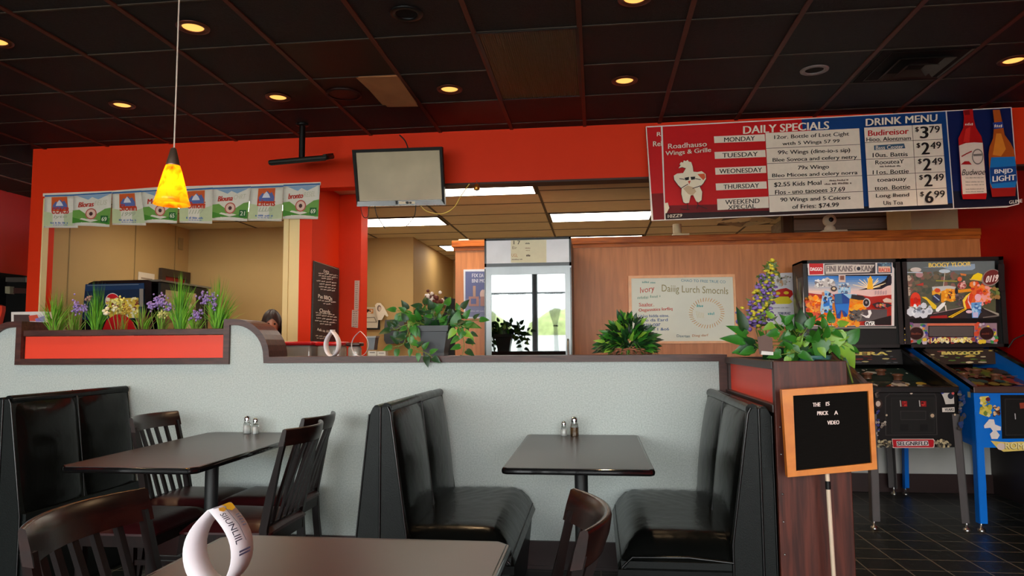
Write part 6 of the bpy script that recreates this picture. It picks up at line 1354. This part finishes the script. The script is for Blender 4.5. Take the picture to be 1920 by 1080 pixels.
# ------------------------------------------------------------------ woman behind the scrolled rail
def person():
    hd = onY(507, 607, 6.5); bx_, by_ = hd.x, 6.55
    t = thing('person', 'dark haired woman in black bent over a counter behind the curved rail', 'person', (bx_, by_+.2, 0))
    J = {}; V_ = []; E_ = []; Rr = []
    def j(n, p, r, par=None):
        J[n] = len(V_); V_.append(p); Rr.append(r)
        if par: E_.append((J[par], J[n]))
    X0, Y0, zt = bx_, by_, hd.z
    j('pelvis', (X0, Y0+.30, .92), (.15, .12)); j('waist', (X0, Y0+.24, 1.06), (.13, .10), 'pelvis'); j('chest', (X0, Y0+.13, 1.24), (.15, .11), 'waist'); j('upper', (X0, Y0+.07, 1.32), (.12, .09), 'chest'); j('neck', (X0, Y0+.02, 1.39), (.052, .055), 'upper'); j('head0', (X0, Y0-.01, 1.43), (.05, .055), 'neck')
    for s_, n in ((-1, 'l'), (1, 'r')):
        j('sh'+n, (X0+s_*.17, Y0+.07, 1.31), (.055, .055), 'upper'); j('el'+n, (X0+s_*.24, Y0-.02, 1.08), (.042, .042), 'sh'+n); j('wr'+n, (X0+s_*.12, Y0-.22, 1.0), (.027, .024), 'el'+n); j('pa'+n, (X0+s_*.09, Y0-.29, 1.0), (.034, .018), 'wr'+n)
        for k in range(4):
            x = X0+s_*(.09+.028-.019*k); j('f%d%s' % (k, n), (x, Y0-.33, 1.0), (.009, .009), 'pa'+n); j('g%d%s' % (k, n), (x, Y0-.33-.03-(.008 if k in (1, 2) else 0), .99), (.0085, .0085), 'f%d%s' % (k, n)); j('h%d%s' % (k, n), (x, Y0-.385-(.008 if k in (1, 2) else 0), .972), (.007, .007), 'g%d%s' % (k, n))
        j('t0'+n, (X0+s_*.045, Y0-.28, .995), (.010, .010), 'pa'+n); j('t1'+n, (X0+s_*.03, Y0-.31, .985), (.009, .009), 't0'+n)
        j('hi'+n, (X0+s_*.09, Y0+.3, .86), (.09, .09), 'pelvis'); j('kn'+n, (X0+s_*.1, Y0+.27, .48), (.058, .058), 'hi'+n); j('an'+n, (X0+s_*.1, Y0+.31, .09), (.036, .036), 'kn'+n); j('to'+n, (X0+s_*.11, Y0+.16, .035), (.036, .026), 'an'+n)
    me = bpy.data.meshes.new('body'); me.from_pydata([Vector(v)-Vector(t.location) for v in V_], E_, []); o = bpy.data.objects.new('body', me); C.objects.link(o); o.parent = t
    SK = mat('skin', (206, 142, 112), .5, var=.05)
    m = o.modifiers.new('skin', 'SKIN'); m.use_smooth_shade = True
    for i, r in enumerate(Rr): me.skin_vertices[0].data[i].radius = r
    me.skin_vertices[0].data[0].use_root = True; o.modifiers.new('sub', 'SUBSURF').levels = 1; o.modifiers['sub'].render_levels = 2
    me.materials.append(SK)
    # head: shaped sphere tilted towards the counter
    Mh = Matrix.Translation(hd+Vector((.012, .0, -.005))) @ Matrix.Rotation(.45, 4, 'Z') @ Matrix.Rotation(.1, 4, 'X')
    def hs(u, v):
        th_ = 2*PI*u; ph = PI*v; x = math.sin(ph)*math.cos(th_); y = math.sin(ph)*math.sin(th_); z = math.cos(ph)
        w_ = .074*(1-.18*max(0, -z)**1.5); d_ = .093*(1-.10*max(0, -z)); px = x*w_; py = y*d_; pz = z*.115
        f0 = max(0, -y)
        if f0 > .55:
            nz_ = math.exp(-((x)/.14)**2)
            py -= .022*nz_*math.exp(-((z+.18)/.16)**2); py += .010*math.exp(-((abs(x)-.32)/.13)**2-((z-.08)/.12)**2); py -= .007*math.exp(-(x/.26)**2-((z+.52)/.07)**2); py -= .006*math.exp(-(x/.3)**2-((z+.8)/.14)**2); py += .004*math.exp(-(x/.3)**2-((z+.58)/.03)**2)
        return Mh @ Vector((px, py, pz))
    MB().grid(hs, 40, 30).lathe([(0, 0), (.012, .006), (.02, .0), (.012, -.01), (0, -.012)], (0, 0, 0), 10, 0, True, Mh @ Matrix.Translation((.074, .01, -.01)) @ Matrix.Rotation(PI/2, 4, 'Y')).lathe([(0, 0), (.012, .006), (.02, .0), (.012, -.01), (0, -.012)], (0, 0, 0), 10, 0, True, Mh @ Matrix.Translation((-.074, .01, -.01)) @ Matrix.Rotation(-PI/2, 4, 'Y')).build('face', SK, t)
    mb = MB()
    for s_ in (-1, 1): mb.lathe([(0, .004), (.008, .002), (.011, -.004)], (0, 0, 0), 12, 0, True, Mh @ Matrix.Translation((s_*.026, -.083, .008)) @ Matrix.Rotation(PI/2, 4, 'X'))
    mb.build('eyes', cm((40, 26, 22), .3), t)
    MB().add([Mh @ Vector(v) for v in ((-.02, -.088, -.06), (0, -.092, -.056), (.02, -.088, -.06), (0, -.091, -.066))], [[0, 1, 2, 3]]).build('mouth', cm((150, 70, 64)), t)
    HR = mat('dark_hair', (48, 32, 26), .55, stretch=(1, 1, .2), vs=60, var=.35)
    def hair(u, v):
        th_ = 2*PI*u; ph = PI*(.0+.74*v); front = max(0, -math.sin(th_)); r = 1.13+.04*math.sin(u*60)
        ph = ph*(1-.50*front**1.5); x = math.sin(ph)*math.cos(th_); y = math.sin(ph)*math.sin(th_); z = math.cos(ph)
        return Mh @ Vector((x*.083*r, y*.098*r+.006, z*.122*r+.002+(-.12*max(0, v-.6)*(1-front))))
    mb = MB().grid(hair, 60, 20)
    for k in range(40):
        a_ = random.Random(k).uniform(-.25, PI+.25); p = Mh @ Vector((.088*math.cos(a_), .1*math.sin(a_), .03)); e = p+Vector((math.cos(a_)*.03, .0, -.19-.03*(k % 3))); mb.tube([p, (p+e)/2+Vector((math.cos(a_)*.03, 0, 0)), e], [.012, .014, .004], 6)
    mb.build('hair', HR, t)
    # black top following the torso and sleeves
    BT = mat('black_shirt', (26, 24, 26), .8, var=.1, vs=20)
    def torso(u, v):
        a_ = 2*PI*u; z = .86+.50*v; yy = Y0+.31-.27*v**1.4; w_ = .185+.02*math.sin(PI*v)-.09*max(0, v-.86)/.14; d_ = .135-.05*v; return (X0+w_*math.cos(a_), yy+d_*math.sin(a_), z)
    mb = MB().grid(torso, 28, 14)
    for s_ in (-1, 1): mb.tube([(X0+s_*.12, Y0+.08, 1.325), (X0+s_*.185, Y0+.06, 1.30), (X0+s_*.235, Y0, 1.12)], [.06, .068, .056], 14)
    mb.build('shirt', BT, t)
    mb = MB()
    for s_ in (-1, 1): mb.tube([(X0+s_*.08, Y0+.3, .93), (X0+s_*.095, Y0+.3, .8), (X0+s_*.1, Y0+.27, .48), (X0+s_*.1, Y0+.31, .08)], [.115, .105, .078, .058], 16)
    mb.build('trousers', mat('dark_trousers', (30, 32, 40), .8), t)
    return t
person()
t = thing('back_counter', 'low counter in the tan room behind the curved rail', 'counter', (-3.3, 6.3, 0)); MB().box(-3.85, -2.65, 5.95, 6.42, .89, .925, 0, .004).box(-4.82, -3.85, 5.9, 6.88, .89, .925, 0, .004).build('worktop', MATTE, t); MB().box(-3.8, -2.7, 5.98, 6.36, 0, .89).box(-4.8, -3.9, 5.93, 6.85, 0, .89).build('cabinet', TAN, t)

# ------------------------------------------------------------------ outside the windows behind the viewer, and their tied curtains
struct(MB().box(-60, 60, -60, -3.3, -.3, -.2), 'ground', mat('pale_tarmac', (190, 190, 186), .8, var=.05, vs=.5))
r2 = random.Random(61)
for k in range(9):
    x = -20+4.6*k+r2.uniform(-.3, .3); h = r2.uniform(2.8, 3.5); t = thing('street_tree', 'tree beyond the car park, seen only as a reflection', 'tree', (x, -25.2, -.2), 'trees beyond the car park')
    b = bmesh.new(); bmesh.ops.create_icosphere(b, subdivisions=3, radius=1)
    for v in b.verts: v.co *= 1+.16*math.sin(v.co.x*7+k)*math.sin(v.co.y*8)*math.sin(v.co.z*6+2)
    MB().bm(b, 0, True, Matrix.Translation((x, -25.2, h*.5+.1)) @ Matrix.Diagonal((1.95, 1.6, h*.5, 1))).build('crown', mat('tree_green', (150, 160, 104), .8, var=.3, vs=3), t)
    MB().lathe([(.16, 0), (.12, 1.4)], (x, -25.2, -.2), 8).build('trunk', mat('bark', (90, 74, 60), .9), t)
single(MB().box(-22, 22, -22.4, -22, -.2, 1.75), 'white_low_block', mat('block_white', (225, 225, 222), .6), 'low white fence added beyond the car park, seen only as a reflection', 'block', (0, -22.2, -.2))  # added block standing for pale low shapes mirrored in the cooler door
CURT = mat('sheer_curtain', (150, 148, 160), .8); CURT.node_tree.nodes['Principled BSDF'].inputs['Alpha'].default_value = .6
for k, xw in enumerate([w_+d_ for w_ in posts[2:-2] for d_ in (-.0, .77)]):
    t = thing('curtain', 'dark sheer curtain tied back at a window mullion, seen in the cooler glass', 'curtain', (xw-.35, -2.9, .8), 'tied curtains on the front windows')
    def cur(u, v, xc=xw-.36):
        z = 2.36-1.5*v; w_ = .19-.15*min(1, v/.45)**1.3+.05*max(0, v-.5); return (xc+(u-.5)*2*w_+.06*v, -2.88+.02*math.sin(u*40), z)
    MB().grid(cur, 40, 16).build('drape', CURT, t)
    MB().lathe([(.05, -.015), (.055, 0), (.05, .015)], (xw-.33, -2.88, 1.68), 14).build('tie', BLACK, t)
